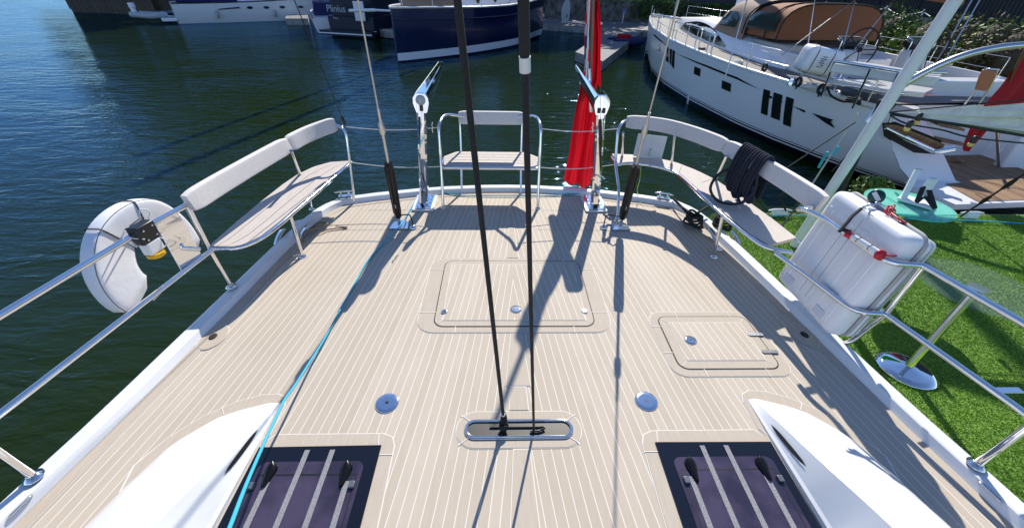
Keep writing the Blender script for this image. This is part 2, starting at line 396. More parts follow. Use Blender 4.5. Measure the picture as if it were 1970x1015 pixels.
# thin dark cross joints near the stern
for y, s0, s1 in ((3.42, -1.9, -.2), (3.42, .25, 1.15), (3.83, -1.5, -.75), (3.83, .35, 1.1), (3.83, -.7, .3)):
    seamline(m, (s0, y-.02*abs(s0)), (s1, y-.02*abs(s1)), .0045, .003, 3)
deck = m.build('deck', [field, teak, caulk, seam_dk], yacht, fix=False)
bm_ = bmesh.new(); bm_.from_mesh(deck.data)
for f in bm_.faces:
    if f.normal.z < 0: f.normal_flip()
bm_.to_mesh(deck.data); bm_.free()
# toe rail + hull
def sweep_sec(mb, poly, sec, mi=0):      # sec = [(inset, z)]
    cols = [[(p[0], p[1], z) for p in inset(poly, d)] for d, z in sec]
    for a, b in zip(cols[:-1], cols[1:]):
        mb.add(a+b, [(i, i+1, len(a)+i+1, len(a)+i) for i in range(len(a)-1)], mi, True)
m = MB(); sweep_sec(m, outline, [(.0, .040), (.005, .047), (.016, .050), (.082, .050), (.091, .046), (.110, .012), (.116, .003), (.118, -.01)])
tr = m.build('toe_rail', gel, yacht, fix=False); tr.data.set_sharp_from_angle(angle=math.radians(35))
m = MB(); sweep_sec(m, outline, [(.0, .040), (-.004, .0), (.01, -.4), (.05, -1.0), (.25, -1.75)])
m.build('hull', gel, yacht, fix=False)
# coamings
RID = [(-3, 1.56, .44), (.0, 1.55, .40), (.45, 1.51, .29), (.75, 1.48, .20), (.9, 1.452, .165), (1.1, 1.435, .105), (1.25, 1.42, .065), (1.36, 1.405, .035), (1.42, 1.40, .012)]
OX = [(-3, 2.02), (.0, 2.03), (.45, 2.0), (.74, 1.95), (.94, 1.905), (1.19, 1.82), (1.34, 1.68), (1.40, 1.56), (1.43, 1.45)]
for s in (-1, 1):
    ys = list(np.linspace(-3, .6, 10))+list(np.linspace(.7, 1.43, 18))
    rings = []
    for y in ys:
        rx = float(np.interp(y, [r[0] for r in RID], [r[1] for r in RID])); rz = float(np.interp(y, [r[0] for r in RID], [r[2] for r in RID]))
        ox = interp(y, OX); w = ox-rx; e = .02*min(1, (1.45-y)/.1)
        prof = [(1.362, .0), (1.364, .006+rz*.12), (1.378, .010+rz*.16), (rx, rz), (rx+.05*min(1, w*3), rz+.012*min(1, w*4)), (rx+w*.45, rz*.86), (rx+w*.72, rz*.60), (rx+w*.90, rz*.27), (ox, .0)]
        rings.append([(s*x, y, z) for x, z in prof])
    m = MB(); m.loft(rings, 0, True, False, False)
    c = m.build('coaming', gel, yacht, fix=True); c.data.set_sharp_from_angle(angle=math.radians(16))
    # vent slot lying on the inner face
    A = [];
    def face(y, t):
        rx = float(np.interp(y, [r[0] for r in RID], [r[1] for r in RID])); rz = float(np.interp(y, [r[0] for r in RID], [r[2] for r in RID]))
        x = 1.378+(rx-1.378)*t; z = .010+rz*.16+(rz-.010-rz*.16)*t
        return Vector((s*(x-.004), y, z+.003))
    pts = []
    for k in range(9): y = 1.25-.26*k/8; pts.append(face(y, .34+.10*k/8))
    m = MB()
    wd = [0, .006, .009, .010, .010, .010, .009, .007, 0]
    top = [p+Vector((s*wd[i]*.5, 0, wd[i])) for i, p in enumerate(pts)]; bot = [p-Vector((s*wd[i]*.5, 0, wd[i])) for i, p in enumerate(pts)]
    m.add(top+bot, [(i, i+1, 9+i+1, 9+i) for i in range(8)], 0)
    m.build('vent', black, c, fix=False)
mat('dark_hinge', (.10, .11, .13), .35)
# skylights
for s in (-1, 1):
    sk = empty('skylight'); sk.parent = yacht
    r = [(s*.725, .1), (s*.725, 1.17), (s*1.352, 1.165), (s*1.352, .1)]
    m = MB(); m.prism(r if s < 0 else r[::-1], .001, .010); m.build('frame', hatchfr, sk, bevel=.002)
    x0, x1 = sorted((s*.785, s*1.305)); m = MB(); m.prism(rrect(x0, .1, x1, 1.085, .04), .011, .0125)
    m.build('glass', glassd, sk)
    m = MB(); x0, x1 = sorted((s*.805, s*1.285)); m.flat(rrect(x0, 1.015, x1, 1.022, .003), .0132); m.flat([(x0, .1), (x0+.005, .1), (x0+.005, 1.01), (x0, 1.01)], .0132); m.flat([(x1-.005, .1), (x1, .1), (x1, 1.01), (x1-.005, 1.01)], .0132)
    m.build('inner_seam', black, sk)
    for k, (x, y1) in enumerate(((.845, .985), (.967, 1.145), (1.095, 1.145), (1.225, .985))):
        m = MB(); m.prism([(s*x-.013, .1), (s*x+.013, .1), (s*x+.013, y1), (s*x-.013, y1)], .0135, .0148); m.build('grip_strip', grip, sk)
    for x in (.865, 1.232):
        m = MB(); rings = []
        for k in range(13):
            t = k/12; y = 1.075-.115*t; w = .029*math.sqrt(max(0, 1-((t-.28)/.3)**2)) if t < .3 else .029-(t-.3)/.7*.019
            if t == 0: w = .004
            h = .026*(1-.55*t)
            rings.append([(s*x+w*math.cos(a), y, .015+max(0, h*math.sin(a))*(1 if math.sin(a) > 0 else 0)) for a in np.linspace(0, 2*math.pi, 17)[:-1]])
        m.loft(rings); m.build('handle', blackgl, sk)
    for x in (.815, 1.285):
        m = MB(); m.box((s*x, .965, .020), (.028, .034, .014)); m.build('hinge', MATS['dark_hinge'], sk, bevel=.004)
# flush hatches
def flush_hatch(x0, y0, x1, y1, r, wedge, name='deck_hatch'):
    h = empty(name); h.parent = yacht
    m = MB(); m.flat(rrect(x0-.008, y0-.008, x1+.008, y1+.008, r+.008), .0055); m.build('gasket', rubber, h, fix=False)
    m = MB(); o = rrect(x0, y0, x1, y1, r)
    m.flat(o, .0075, 0); i1 = rrect(x0+wedge, y0+wedge, x1-wedge, y1-wedge, .01); m.flat(i1, .009, 1); m.flat(rrect(x0+wedge+.0045, y0+wedge+.0045, x1-wedge-.0045, y1-wedge-.0045, .008), .0105, 2)
    for cx, cy, dx, dy in ((x0, y0, 1, 1), (x1, y0, -1, 1), (x0, y1, 1, -1), (x1, y1, -1, -1)):
        seamline(m, (cx+dx*r*.35, cy+dy*r*.35), (cx+dx*wedge, cy+dy*wedge), .0095, .004, 1)
    m.build('lid', [teak, caulk, field], h, fix=False)
    return h
def disc(parent, x, y, r, kind, z=.0105, name='latch', mt=None):
    m = MB(); m.lathe([(r, 0), (r, .003), (r*.93, .0055), (r*.6, .006), (.0005, .006)], (x, y, z), seg=28)
    o = m.build(name, mt or steel, parent)
    m = MB()
    if kind == 'hole': m.flat([(x+r*.36*math.cos(a), y+r*.36*math.sin(a)) for a in np.linspace(0, 6.283, 15)[:-1]], z+.0068)
    elif kind == 'star':
        m.flat([(x+r*(.17 if k % 2 else .11)*math.cos(k*.3927), y+r*(.17 if k % 2 else .11)*math.sin(k*.3927)) for k in range(16)], z+.0068)
        for k in range(6): a = k*1.047; m.flat([(x+r*.84*math.cos(a)+r*.035*math.cos(b), y+r*.84*math.sin(a)+r*.035*math.sin(b)) for b in np.linspace(0, 6.283, 9)[:-1]], z+.0062)
    elif kind == 'ring':
        m.flat([(x+r*.42*math.cos(a), y+r*.25+r*.33*math.sin(a)) for a in np.linspace(3.14, 6.283, 9)][::1], z+.0068)
        for k in range(28):
            a = k*.2244; b = a+.2244
            m.add([(x+r*q*math.cos(w), y+r*q*math.sin(w), z+.0068) for q, w in ((.62, a), (.62, b), (.70, b), (.70, a))], [(0, 1, 2, 3)])
    elif kind == 'slot': m.flat([(x-r*.3, y-.003), (x+r*.3, y-.003), (x+r*.3, y+.003), (x-r*.3, y+.003)], z+.0068)
    m.build('keyhole', black, o, fix=False)
    return o
h = flush_hatch(*HC, .07, .052)
disc(h, -.515, 2.2, .024, 'hole'); disc(h, .012, 2.225, .042, 'ring'); disc(h, .523, 2.205, .024, 'slot', mt=gel)
h = flush_hatch(*HR, .06, .06)
disc(h, 1.205, 1.905, .042, 'ring')
for x, y in ((1.69, 1.96), (1.705, 1.80)):
    m = MB(); m.prism(rrect(x-.055, y-.014, x+.055, y+.014, .013), .0108, .014); m.build('hinge', steelB, h, bevel=.001)
disc(yacht, -.757, 1.43, .067, 'star', .001, 'filler_cap'); disc(yacht, .757, 1.43, .067, 'star', .001, 'filler_cap')
for s in (-1, 1):
    m = MB(); m.lathe([(.030, 0), (.030, .003), (.02, .004), (.0005, .002)], (s*2.045, 1.96, .006), seg=20, sx=.8); o = m.build('drain', rubber, yacht)
    for x, y, a in ((2.115, 2.29, .1), (2.255, .88, .12), (2.30, .3, .1)):
        m = MB(); R = Matrix.Rotation(s*a, 3, 'Z'); sl_ = Matrix.Rotation(-s*.86, 3, 'Y')
        ring = [Vector((s*x, y, .036))+R @ (Matrix.Rotation(s*.86, 3, 'Y') @ Vector((.016*math.cos(t), .046*math.sin(t)*(1+.3*abs(math.cos(t))), .002))) for t in np.linspace(0, 6.283, 25)[:-1]]
        m.tube(ring, .0045, 8, closed=True); m.add([p+Vector((0, 0, -.001)) for p in ring], [tuple(range(len(ring)))], 1)
        m.build('scupper', [steel, rubber], yacht)
# rope well
rw = empty('rope_well'); rw.parent = yacht
m = MB(); ro = rrect(-.285, 1.208, .285, 1.302, .046, 10)
m.tube([(p[0], p[1], .012) for p in ro], .0062, 8, closed=True); m.tube([(p[0], p[1], .008) for p in rrect(-.294, 1.199, .294, 1.311, .055, 10)], .0042, 8, closed=True)
m.build('rim', steel, rw)
m = MB(); ri = rrect(-.28, 1.213, .28, 1.297, .041, 10)
m.flat(ri, .0085); m.build('basin', mat('shaded_basin', (.07, .066, .062), .4, .5), rw, fix=False)  # flat sheet, the shade down the well put into its dark colour
m = MB(); m.tube([(-.16, 1.262, .014), (.14, 1.262, .014)], .004, 6); m.tube([(.12, 1.262, .014), (.14, 1.25, .02), (.10, 1.235, .018), (.06, 1.235, .018)], .006, 6); m.build('tackle', black, rw)
# ---------------- steelwork
RT = .0175
def base_flange(mb, p, r=.036): mb.lathe([(r, 0), (r, .005), (r*.6, .012), (r*.5, .02), (.0005, .02)], p, seg=18)
def rail_part(name, paths, parent=yacht, flanges=(), rr=RT):
    m = MB()
    for p in paths: m.tube(p, rr, 12)
    for f in flanges: base_flange(m, f)
    return m.build(name, steel, parent)
# left guard rails
gl = empty('guard_rail'); gl.parent = yacht
m = MB(); m.tube([(-2.17, 2.43, .76), (-2.205, 2.2, .765), (-2.30, 1.3, .765), (-2.42, .2, .765), (-2.5, -2, .765)], RT, 14); m.build('top_rail', steel, gl)
m = MB(); m.tube([(-2.16, 2.43, .40), (-2.30, 1.15, .405), (-2.42, .2, .405), (-2.5, -2, .405)], RT*.95, 14)
m.tube([(-2.205, 2.13, .385), (-2.225, 1.95, .375), (-2.24, 1.92, .36)], .004, 6); m.build('lower_rail', steel, gl)
for s, g in ((-1, gl),):
    m = MB(); m.tube([(s*2.295, 1.0, .06), (s*2.325, 1.0, .76)], RT, 12); base_flange(m, (s*2.295, 1.0, .06), .04); m.build('stanchion', steel, g)
# right guard rails
gr = empty('guard_rail'); gr.parent = yacht
m = MB(); up = fillet([(1.98, 2.45, .74), (1.985, 2.40, .765), (2.035, 2.25, .765), (2.045, 1.76, .765), (2.23, 1.74, .765), (2.31, 1.2, .765), (2.42, .2, .765), (2.5, -2, .765)], [.02, .05, .04, .09, .02, .02, .02, .02])
m.tube(up, RT, 14); m.tube([(1.98, 2.43, .765), (2.10, 2.45, .76)], RT, 12); m.build('top_rail', steel, gr)
m = MB(); lo = fillet([(1.93, 2.40, .40), (1.99, 2.15, .40), (2.055, 1.76, .40), (2.23, 1.745, .40), (2.345, 1.1, .40), (2.42, .2, .40), (2.5, -2, .40)], [.02, .05, .09, .02, .02, .02, .02])
m.tube(lo, RT*.95, 14); m.build('lower_rail', steel, gr)
m = MB(); m.tube([(2.235, 1.74, .76), (2.235, 1.745, .40)]+fillet([(2.235, 1.75, .40), (2.235, 1.83, .03), (2.25, 2.0, -.02), (2.25, 2.5, -.02)], .09)[1:], RT*.95, 12); m.build('cradle', steel, gr)
m = MB(); m.tube([(2.295, 1.0, .06), (2.325, 1.0, .76)], RT, 12); base_flange(m, (2.295, 1.0, .06), .04); m.build('stanchion', steel, gr)
m = MB(); m.box((2.40, 1.19, .40), (.15, .035, .006)); m.build('bracket', steel, gr, bevel=.002)
m = MB(); m.box((2.30, 1.6, .375), (.05, .03, .006), Matrix.Rotation(.2, 3, 'Z')); m.build('bracket', steel, gr, bevel=.002)
# seats
def board(mb, A, B, z0, z1, n=36, seams=3, mi=0):
    A = resample([V(*p, 0) for p in A], n); B = resample([V(*p, 0) for p in B], n)
    rings = [[(a.x, a.y, z0), (b.x, b.y, z0), (b.x, b.y, z1), (a.x, a.y, z1)] for a, b in zip(A, B)]
    mb.loft(rings, mi, False)
    for q in range(1, seams+1):
        t = q/(seams+1)
        C = [a.lerp(b, t-.006) for a, b in zip(A, B)]; D = [a.lerp(b, t+.006) for a, b in zip(A, B)]
        mb.add([(p.x, p.y, z1+.0012) for p in C+D], [(i, i+1, n+i+1, n+i) for i in range(n-1)], 1)
def cushion(path, parent, hgt=.128, th=.050, name='cushion', tilt=None):
    P = resample(path, 26); rings = []
    for i, p in enumerate(P):
        t = (P[min(i+1, 25)]-P[max(i-1, 0)]).normalized(); sd = Vector((t.y, -t.x, 0)).normalized()
        e = .82 if i in (0, 25) else (.95 if i in (1, 24) else 1)
        pr = [(math.copysign(abs(math.cos(a))**.22, math.cos(a))*th/2*e, math.copysign(abs(math.sin(a))**.25, math.sin(a))*hgt/2*e) for a in np.linspace(0, 2*math.pi, 25)[:-1]]
        rings.append([p+sd*(u+w*(-.25))+Vector((0, 0, w)) for u, w in pr])
    m = MB(); m.loft(rings); return m.build(name, cush, parent, subsurf=1)
# left seat
ls = tag(empty('stern_seat'), 'long seat on the left quarter'); ls.parent = yacht
Lin = [(-2.17, 2.435), (-1.985, 2.44), (-1.885, 2.58), (-1.845, 2.80), (-1.825, 3.0), (-1.775, 3.4), (-1.73, 3.8), (-1.69, 4.12)]
Lout = [(-2.19, 2.45), (-2.185, 2.8), (-2.17, 3.1), (-2.14, 3.5), (-2.10, 3.75), (-2.02, 3.95), (-1.90, 4.08), (-1.74, 4.12)]
m = MB()
A = [(-2.02, 2.445), (-1.96, 2.47), (-1.895, 2.58), (-1.855, 2.80), (-1.835, 3.0), (-1.785, 3.4), (-1.74, 3.8), (-1.70, 4.12)]
board(m, A, Lout, .392, .418, seams=2); m.build('seat_board', [seattk, seam_dk], ls)
m = MB(); m.tube(fillet([(x, y, .40) for x, y in Lin], .12), .0165, 10)
m.tube(spline([(x-.005, y, .40) for x, y in Lout]), .011, 8)
m.tube([(-2.16, 2.43, .06), (-2.185, 2.43, .40), (-2.185, 2.43, .76)], RT, 12); base_flange(m, (-2.16, 2.43, .062), .04)
m.tube(fillet([(-1.70, 3.97, .0), (-1.67, 4.03, .45), (-1.66, 4.08, .76), (-1.80, 4.13, .80), (-1.93, 3.93, .79)], [.1, .1, .08, .08, .1]), .0155, 12); base_flange(m, (-1.70, 3.97, .002), .03)
m.tube(spline([(-2.185, 2.43, .765), (-2.16, 2.9, .77), (-2.04, 3.57, .78), (-1.93, 3.87, .79)]), .015, 10)
m.build('frame', steel, ls)
m = MB(); m.tube([(-1.84, 2.93, 0), (-1.85, 2.97, .40)], .0155, 12); base_flange(m, (-1.84, 2.93, .002), .034); m.tube([(-1.9, 2.9, .03), (-1.84, 2.93, .03)], .006, 6); m.build('leg', steel, ls)
p = at(600, 402, 2, .03); m = MB(); m.tube([p, (p.x+.01, p.y+.03, .40)], .0145, 10); base_flange(m, p, .03); m.build('leg', steel, ls)
p = at(577, 335, 2, .42); m = MB(); m.tube([p, at(560, 290, 2, .76)], .0145, 10); m.build('back_support', steel, ls)
cushion(spline([(-2.145, 2.40, .78), (-2.12, 2.7, .78), (-2.055, 3.2, .78), (-2.0, 3.56, .78)]), ls)
cushion(spline([(-1.998, 3.572, .78), (-1.945, 3.8, .785), (-1.87, 3.98, .79), (-1.77, 4.12, .80)]), ls)
# right seat
rs = tag(empty('stern_seat'), 'curved seat on the right quarter with navy rope on its cushion'); rs.parent = yacht
Rin = [(1.16, 4.12), (1.30, 4.17), (1.50, 4.13), (1.66, 4.02), (1.74, 3.85), (1.77, 3.5), (1.80, 3.0), (1.85, 2.65), (1.91, 2.48), (2.06, 2.41)]
Rout = [(1.17, 4.42), (1.40, 4.40), (1.62, 4.32), (1.82, 4.18), (1.96, 3.95), (2.06, 3.7), (2.13, 3.3), (2.18, 2.9), (2.20, 2.6), (2.20, 2.43)]
m = MB(); board(m, [(x+.01, y+.01) for x, y in Rin[:-1]], Rout[:-1], .392, .418, seams=0)
for a, b in ((at(1305, 335, 2, .4195), at(1312, 318, 2, .4195)), (at(1350, 351, 2, .4195), at(1378, 341, 2, .4195))): seamline(m, a.xy, b.xy, .4195, .004, 1)
m.build('seat_board', [seattk, seam_dk], rs)
m = MB(); m.tube(spline([(x, y, .40) for x, y in Rin]), .0165, 10); m.tube(spline([(x, y, .40) for x, y in Rout]), .011, 8)
m.tube(fillet([(1.12, 3.65, 0), (1.13, 3.80, .25), (1.12, 4.08, .45), (1.11, 4.15, .80), (1.22, 4.30, .83), (1.30, 4.37, .80)], [.05, .1, .1, .09, .06, .1]), .0155, 12); base_flange(m, (1.12, 3.65, .002), .03)
m.tube([(1.16, 4.12, .40), (1.13, 4.25, .42), (1.17, 4.42, .40)], .0145, 8)
m.tube(spline([(1.28, 4.36, .80), (1.66, 4.2, .79), (1.9, 3.86, .78), (2.02, 3.57, .77), (2.10, 2.9, .765), (2.10, 2.45, .76)]), .015, 10)
m.build('frame', steel, rs)
m = MB(); m.tube([(1.83, 2.94, 0), (1.80, 2.98, .39)], .0165, 12); base_flange(m, (1.83, 2.94, .002), .036); m.build('leg', steel, rs)
m = MB(); m.tube([(1.93, 3.05, .03), (1.84, 3.0, .03)], .007, 6); base_flange(m, (1.93, 3.06, .006), .03); m.build('foot_plate', steel, rs)
for (a, b, c_, d) in ((1199, 255, 1197, 300), (1298, 262, 1292, 315), (1398, 300, 1377, 345)):
    m = MB(); m.tube([at(a, b, 2, .76), at(c_, d, 2, .42)], .0135, 10); m.build('back_support', steel, rs)
cushion(spline([(1.245, 4.34, .80), (1.46, 4.29, .80), (1.66, 4.17, .80), (1.84, 3.90, .80), (1.970, 3.592, .80)]), rs)
cushion(spline([(1.975, 3.575, .80), (2.045, 3.2, .80), (2.085, 2.8, .80), (2.10, 2.42, .80)]), rs)
# centre seat
cs = tag(empty('stern_seat'), 'short seat at the middle of the stern'); cs.parent = yacht
m = MB(); A = [(-.70, 4.02), (-.64, 3.985), (.22, 3.985), (.28, 4.02)]; B = [(-.72, 4.26), (-.60, 4.41), (.18, 4.41), (.31, 4.26)]
board(m, fillet([V(*p, 0).to_tuple() for p in A], .03) and A, B, .402, .428, 30, 4); m.build('seat_board', [seattk, seam_dk], cs)
m = MB()
m.tube(fillet([(-.72, 4.25, .41), (-.72, 3.97, .41), (.30, 3.97, .41), (.30, 4.25, .41)], .05), .0165, 10)
m.tube(fillet([(-.72, 4.25, .41), (-.60, 4.42, .41), (.18, 4.42, .41), (.30, 4.25, .41)], .05), .012, 8)
for sx, x, xi in ((-1, -.72, -.50), (1, .30, .08)):
    m.tube(fillet([(x, 3.865, 0), (x, 3.96, .41), (x, 4.03, .83), (x-sx*.03, 4.28, .87), (xi, 4.45, .80)], [.1, .1, .07, .1, .1]), .0155, 12); base_flange(m, (x, 3.865, .002), .03)
m.build('frame', steel, cs)
for x in (-.55, .13):
    m = MB(); m.tube([(x, 4.23, 0), (x, 4.42, .41), (x, 4.46, .74)], .0135, 10); base_flange(m, (x, 4.23, .002), .026); m.build('leg', steel, cs)
cushion([(-.56, 4.455, .79), (.14, 4.455, .79)], cs, .128, .048)
# lifelines across the stern
m = MB()
for z0, a, b in ((.80, (-1.66, 4.10, .78), (-.72, 4.12, .78)), (.4, (-1.66, 4.02, .44), (-.72, 3.98, .42)), (.8, (.30, 4.12, .78), (1.11, 4.15, .78)), (.4, (.30, 3.98, .42), (1.12, 4.08, .42))):
    a = V(*a); b = V(*b); m.tube([a.lerp(b, t)-V(0, 0, .03*math.sin(math.pi*t)) for t in np.linspace(0, 1, 12)], .0045, 6)
m.build('lifeline', ropeW, yacht)
# davits
SEC = [(-.5, .02), (-.47, .30), (-.30, .50), (.30, .50), (.47, .30), (.5, .02), (.36, -.42), (.28, -.5), (-.28, -.5), (-.36, -.42)]
for s, x in ((-1, -.835), (1, .835)):
    d = empty('davit'); d.parent = yacht
    m = MB(); y0 = 3.9; bp = [(-.05, -.02), (.05, -.02)]
    rings = []
    for z, xx in ((.035, s*.925), (1.0, s*.845)):
        rings.append([(xx+.043*u, y0+.043*w, z) for u, w in ((-1, -.6), (-.6, -1), (.6, -1), (1, -.6), (1, .6), (.6, 1), (-.6, 1), (-1, .6))])
    m.loft(rings, 0, False); m.build('post', chrome, d)
    m = MB(); m.prism(rrect(s*.925-.115, 3.78, s*.925+.115, 4.14, .015), .004, .022, 1); m.prism(rrect(s*.925-.085, 3.80, s*.925+.085, 4.12, .01), .022, .032)
    for a in (-1, 1):
        for b_ in (-1, -.3, .35, 1): m.lathe([(.010, 0), (.010, .008), (.0005, .009)], (s*.925+a*.06, 3.96+b_*.13, .032), seg=10)
    m.build('base_plate', [chrome, gel], d, bevel=.002)
    m = MB(); rings = []
    for t in (0, .03, .5, 1):
        w = .150-.075*t; h_ = .175-.085*t; y = 3.84+1.3*t; xx = x+s*(-.03)*t; z = 1.075+.11*t
        if t == 0: w *= .96; h_ *= .96
        rings.append([(xx+u*w, y, z+q*h_) for u, q in SEC])
    m.loft(rings, 0, False); arm = m.build('arm', chrome, d)
    arm.modifiers.new('b', 'BEVEL').width = .006
    m = MB(); m.lathe([(.045, 0), (.045, .004), (.0005, .005)], (x, 3.838, 1.105), (0, -1, 0), 20, 0)
    if s < 0:
        m2 = MB(); m2.box((x, 3.832, 1.035), (.030, .006, .048)); m2.build('socket', black, arm)
        m.build('round_plate', alug, arm)
    else:
        for dx in (-.022, .022): m2 = MB(); m2.box((x+dx, 3.832, 1.035), (.030, .006, .045)); m2.build('socket', black, arm, bevel=.003)
    m = MB(); m.tube([(x-s*.005, 5.0, 1.12), (x-s*.005, 5.0, 1.04)], .018, 8); m.build('sheave', steelB, d)
    m = MB(); e = at(639+0 if 0 else (833 if s < 0 else 1139), 245, 1, 3.93)
    m.tube([e+V(0, 0, .05), e+V(.01*s, 0, .02), e, e+V(.012*s, 0, -.02), e+V(.006*s, 0, -.05)], .006, 6); m.build('hook', steel, d)
# backstays
for s in (-1, 1):
    bs = empty('backstay'); bs.parent = yacht
    foot = V(s*1.10, 3.46, 0.02); top = V(s*1.024, 3.16, .765); dr = (top-foot).normalized()
    a = foot+dr*.13
    m = MB(); m.tube([a, a+dr*.02, top-dr*.03, top], [.030, .034, .038, .034], 16)
    for k in range(12):
        ang = k*math.pi/6; u = dr.orthogonal().normalized(); w = dr.cross(u); o_ = (u*math.cos(ang)+w*math.sin(ang))*.0375
        m.tube([a+dr*.06+o_*.93, top-dr*.05+o_], .0035, 5)
    cy = m.build('tensioner', blackgl, bs)
    m = MB(); q = a+dr*.14+V(0, -.036, .004)+V(s*-.003, 0, 0); m.tube([q, q+dr*.05], .004, 6); m.build('marking', label, cy)
    tb = top+dr*.30
    m = MB(); m.box(foot+V(0, 0, .05), (.02, .05, .09)); m.tube([foot, a], .016, 10); m.build('toggle', steel, bs)
    m = MB(); m.tube([top, tb], .011, 10); m.tube([tb, tb+dr*.03, tb+dr*.09, tb+dr*.11], [.018, .024, .022, .012], 12); m.tube([tb+dr*.1, tb+dr*.22], .010, 10); m.build('turnbuckle', steelB if s < 0 else steelB, bs)
    m = MB(); m.tube([tb+dr*.2, tb+dr*9], .0058, 8); m.build('wire', mat('stay_wire', (.62, .56, .48), .4, .3) if s < 0 else MATS['stay_wire'], bs)
    m = MB(); m.prism([(s*1.10-.09, 3.40), (s*1.10+.09, 3.40), (s*1.10+.075, 3.52), (s*1.10+.03, 3.57), (s*1.10-.03, 3.57), (s*1.10-.075, 3.52)], .004, .014); m.build('chainplate', chrome, bs, bevel=.002)
    c = V(s*1.10-s*.125, 3.40, .004) if s < 0 else V(.975, 3.44, .004)
    c = V(-.965, 3.43, .004) if s < 0 else V(.93, 3.45, .004)
    m = MB(); m.lathe([(.036, 0), (.036, .01), (.022, .022), (.012, .03), (.0005, .03)], c, seg=18)
    m.build('hose_gland', steel, bs)
    h0 = foot+dr*.16+V(-s*.03, -.02, 0)
    m = MB(); m.tube(spline([h0, h0+V(-s*.05, -.02, .02), c+V(s*.015, 0, .14), c+V(0, 0, .08), c+V(0, 0, .02)]), .0065, 8); m.build('hose', black, bs)
# quarter fairleads and cleats
def cleat(x, y, z, ang, name='cleat', sc=1, parent=yacht):
    m = MB(); R = Matrix.Rotation(ang, 3, 'Z'); c = V(x, y, z)
    m.tube([c+R @ V(-.10*sc, 0, .045*sc), c+R @ V(-.05*sc, 0, .05*sc), c+R @ V(.05*sc, 0, .05*sc), c+R @ V(.10*sc, 0, .045*sc)], [.006*sc, .012*sc, .012*sc, .006*sc], 8)
    for k in (-.04, .04): m.tube([c+R @ V(k*sc, 0, 0), c+R @ V(k*sc, 0, .05*sc)], .01*sc, 8)
    m.box(c+V(0, 0, .002), (.14*sc, .05*sc, .006), R)
    return m.build(name, steel, parent)
cleat(-1.80, 4.02, .062, .2); cleat(1.72, 4.03, .062, -.35)
for s in (-1, 1):
    for xx, yy, zt in ((2.13, 3.12, .07), (1.95, 3.22, .05)):
        m = MB(); rings = []
        for k in range(9):
            t = k/8; a = math.pi*t; p = V(s*(xx+.01*math.cos(a)), yy-.02+.16*t, .0+zt*math.sin(a*.5+0.1)*1.2)
            rings.append([(p.x-.022, p.y, p.z), (p.x+.022, p.y, p.z), (p.x+.022, p.y, p.z+.006), (p.x-.022, p.y, p.z+.006)])
        m.loft(rings); m.build('fairlead', chrome, yacht)
# left rope round the fairlead
m = MB(); m.tube(spline([(-1.90, 3.12, .03), (-1.92, 3.22, .07), (-1.87, 3.34, .05), (-1.80, 3.45, .03), (-1.86, 3.42, .06), (-1.92, 3.30, .05)]), .011, 8); m.tube(spline([(-1.83, 3.3, .02), (-1.75, 3.38, .015), (-1.6, 3.42, .012), (-1.72, 3.44, .012)]), .006, 6)
tag(m.build('mooring_line', mat('khaki_rope', (.20, .16, .11), .85)), 'short khaki mooring line knotted at the left quarter below the seat', 'rope')
m = MB(); m.box((-2.06, 3.47, .045), (.16, .07, .012), Matrix.Rotation(.5, 3, 'Z')); m.build('side_bracket', gel, yacht, bevel=.003)
# boom above the camera (its sheets are seen)
m = MB(); rings = []
for y in (1.05, .9, -4.5):
    rings.append([(.0+.09*math.cos(a), y, 3.25+.14*math.sin(a)) for a in np.linspace(0, 6.283, 17)[:-1]])
m.loft(rings); m.build('boom', gel, yacht)
# ================================================================== ROPES
def depthpt(px, py, dep):
    q = ((px-985)*BR+(py-507.5)*BD)/FPX+BF; return CAM+q*dep
g = 'black mainsheet ropes rising from the rope well'
p0 = at(969, 826, 2, .012); p1 = at(969, 812, 2, .03)+V(0, 0, .02); pt = depthpt(880, 0, .87)
pe = pt+(pt-p1).normalized()*1.35
m = MB(); m.tube([p1.lerp(pe, t) for t in np.linspace(0, 1, 30)], .0092, 10)
m.tube([p0, p0+V(0, 0, .02), p1+V(0, 0, .03), p1+V(0, 0, .07)], [.015, .024, .018, .010], 10)
for k in range(3): m.tube([p0+V(.02*math.cos(a), .012*math.sin(a), .02+.012*k+.004*math.sin(3*a)) for a in np.linspace(0, 6.283, 13)[:-1]], .007, 6, closed=True)
lm = m.build('mainsheet', ropeB); tag(lm, 'left black mainsheet rope with a knot at the steel well', 'rope', g)
m = MB(); q = p1.lerp(pe, .02); m.tube([q-V(0, 0, .004), q+V(0, 0, .006)], .0125, 10); m.build('whipping', ropeW, lm)
q0 = at(1027, 826, 2, .012); qt = depthpt(1010, 130, .73); dq = (qt-q0)
m = MB(); m.tube([q0+dq*t for t in np.linspace(0, 1, 20)], [.0066+.0008*t for t in np.linspace(0, 1, 20)], 10)
m.tube([qt, qt+dq*.02, qt+dq*.72], [.0085, .0102, .0102], 10)
rm = m.build('mainsheet', ropeB); tag(rm, 'right black mainsheet rope with a white tape band near its top', 'rope', g)
m = MB(); m.tube([qt-dq*.004, qt+dq*.010], .0108, 12); m.build('tape', label, rm)
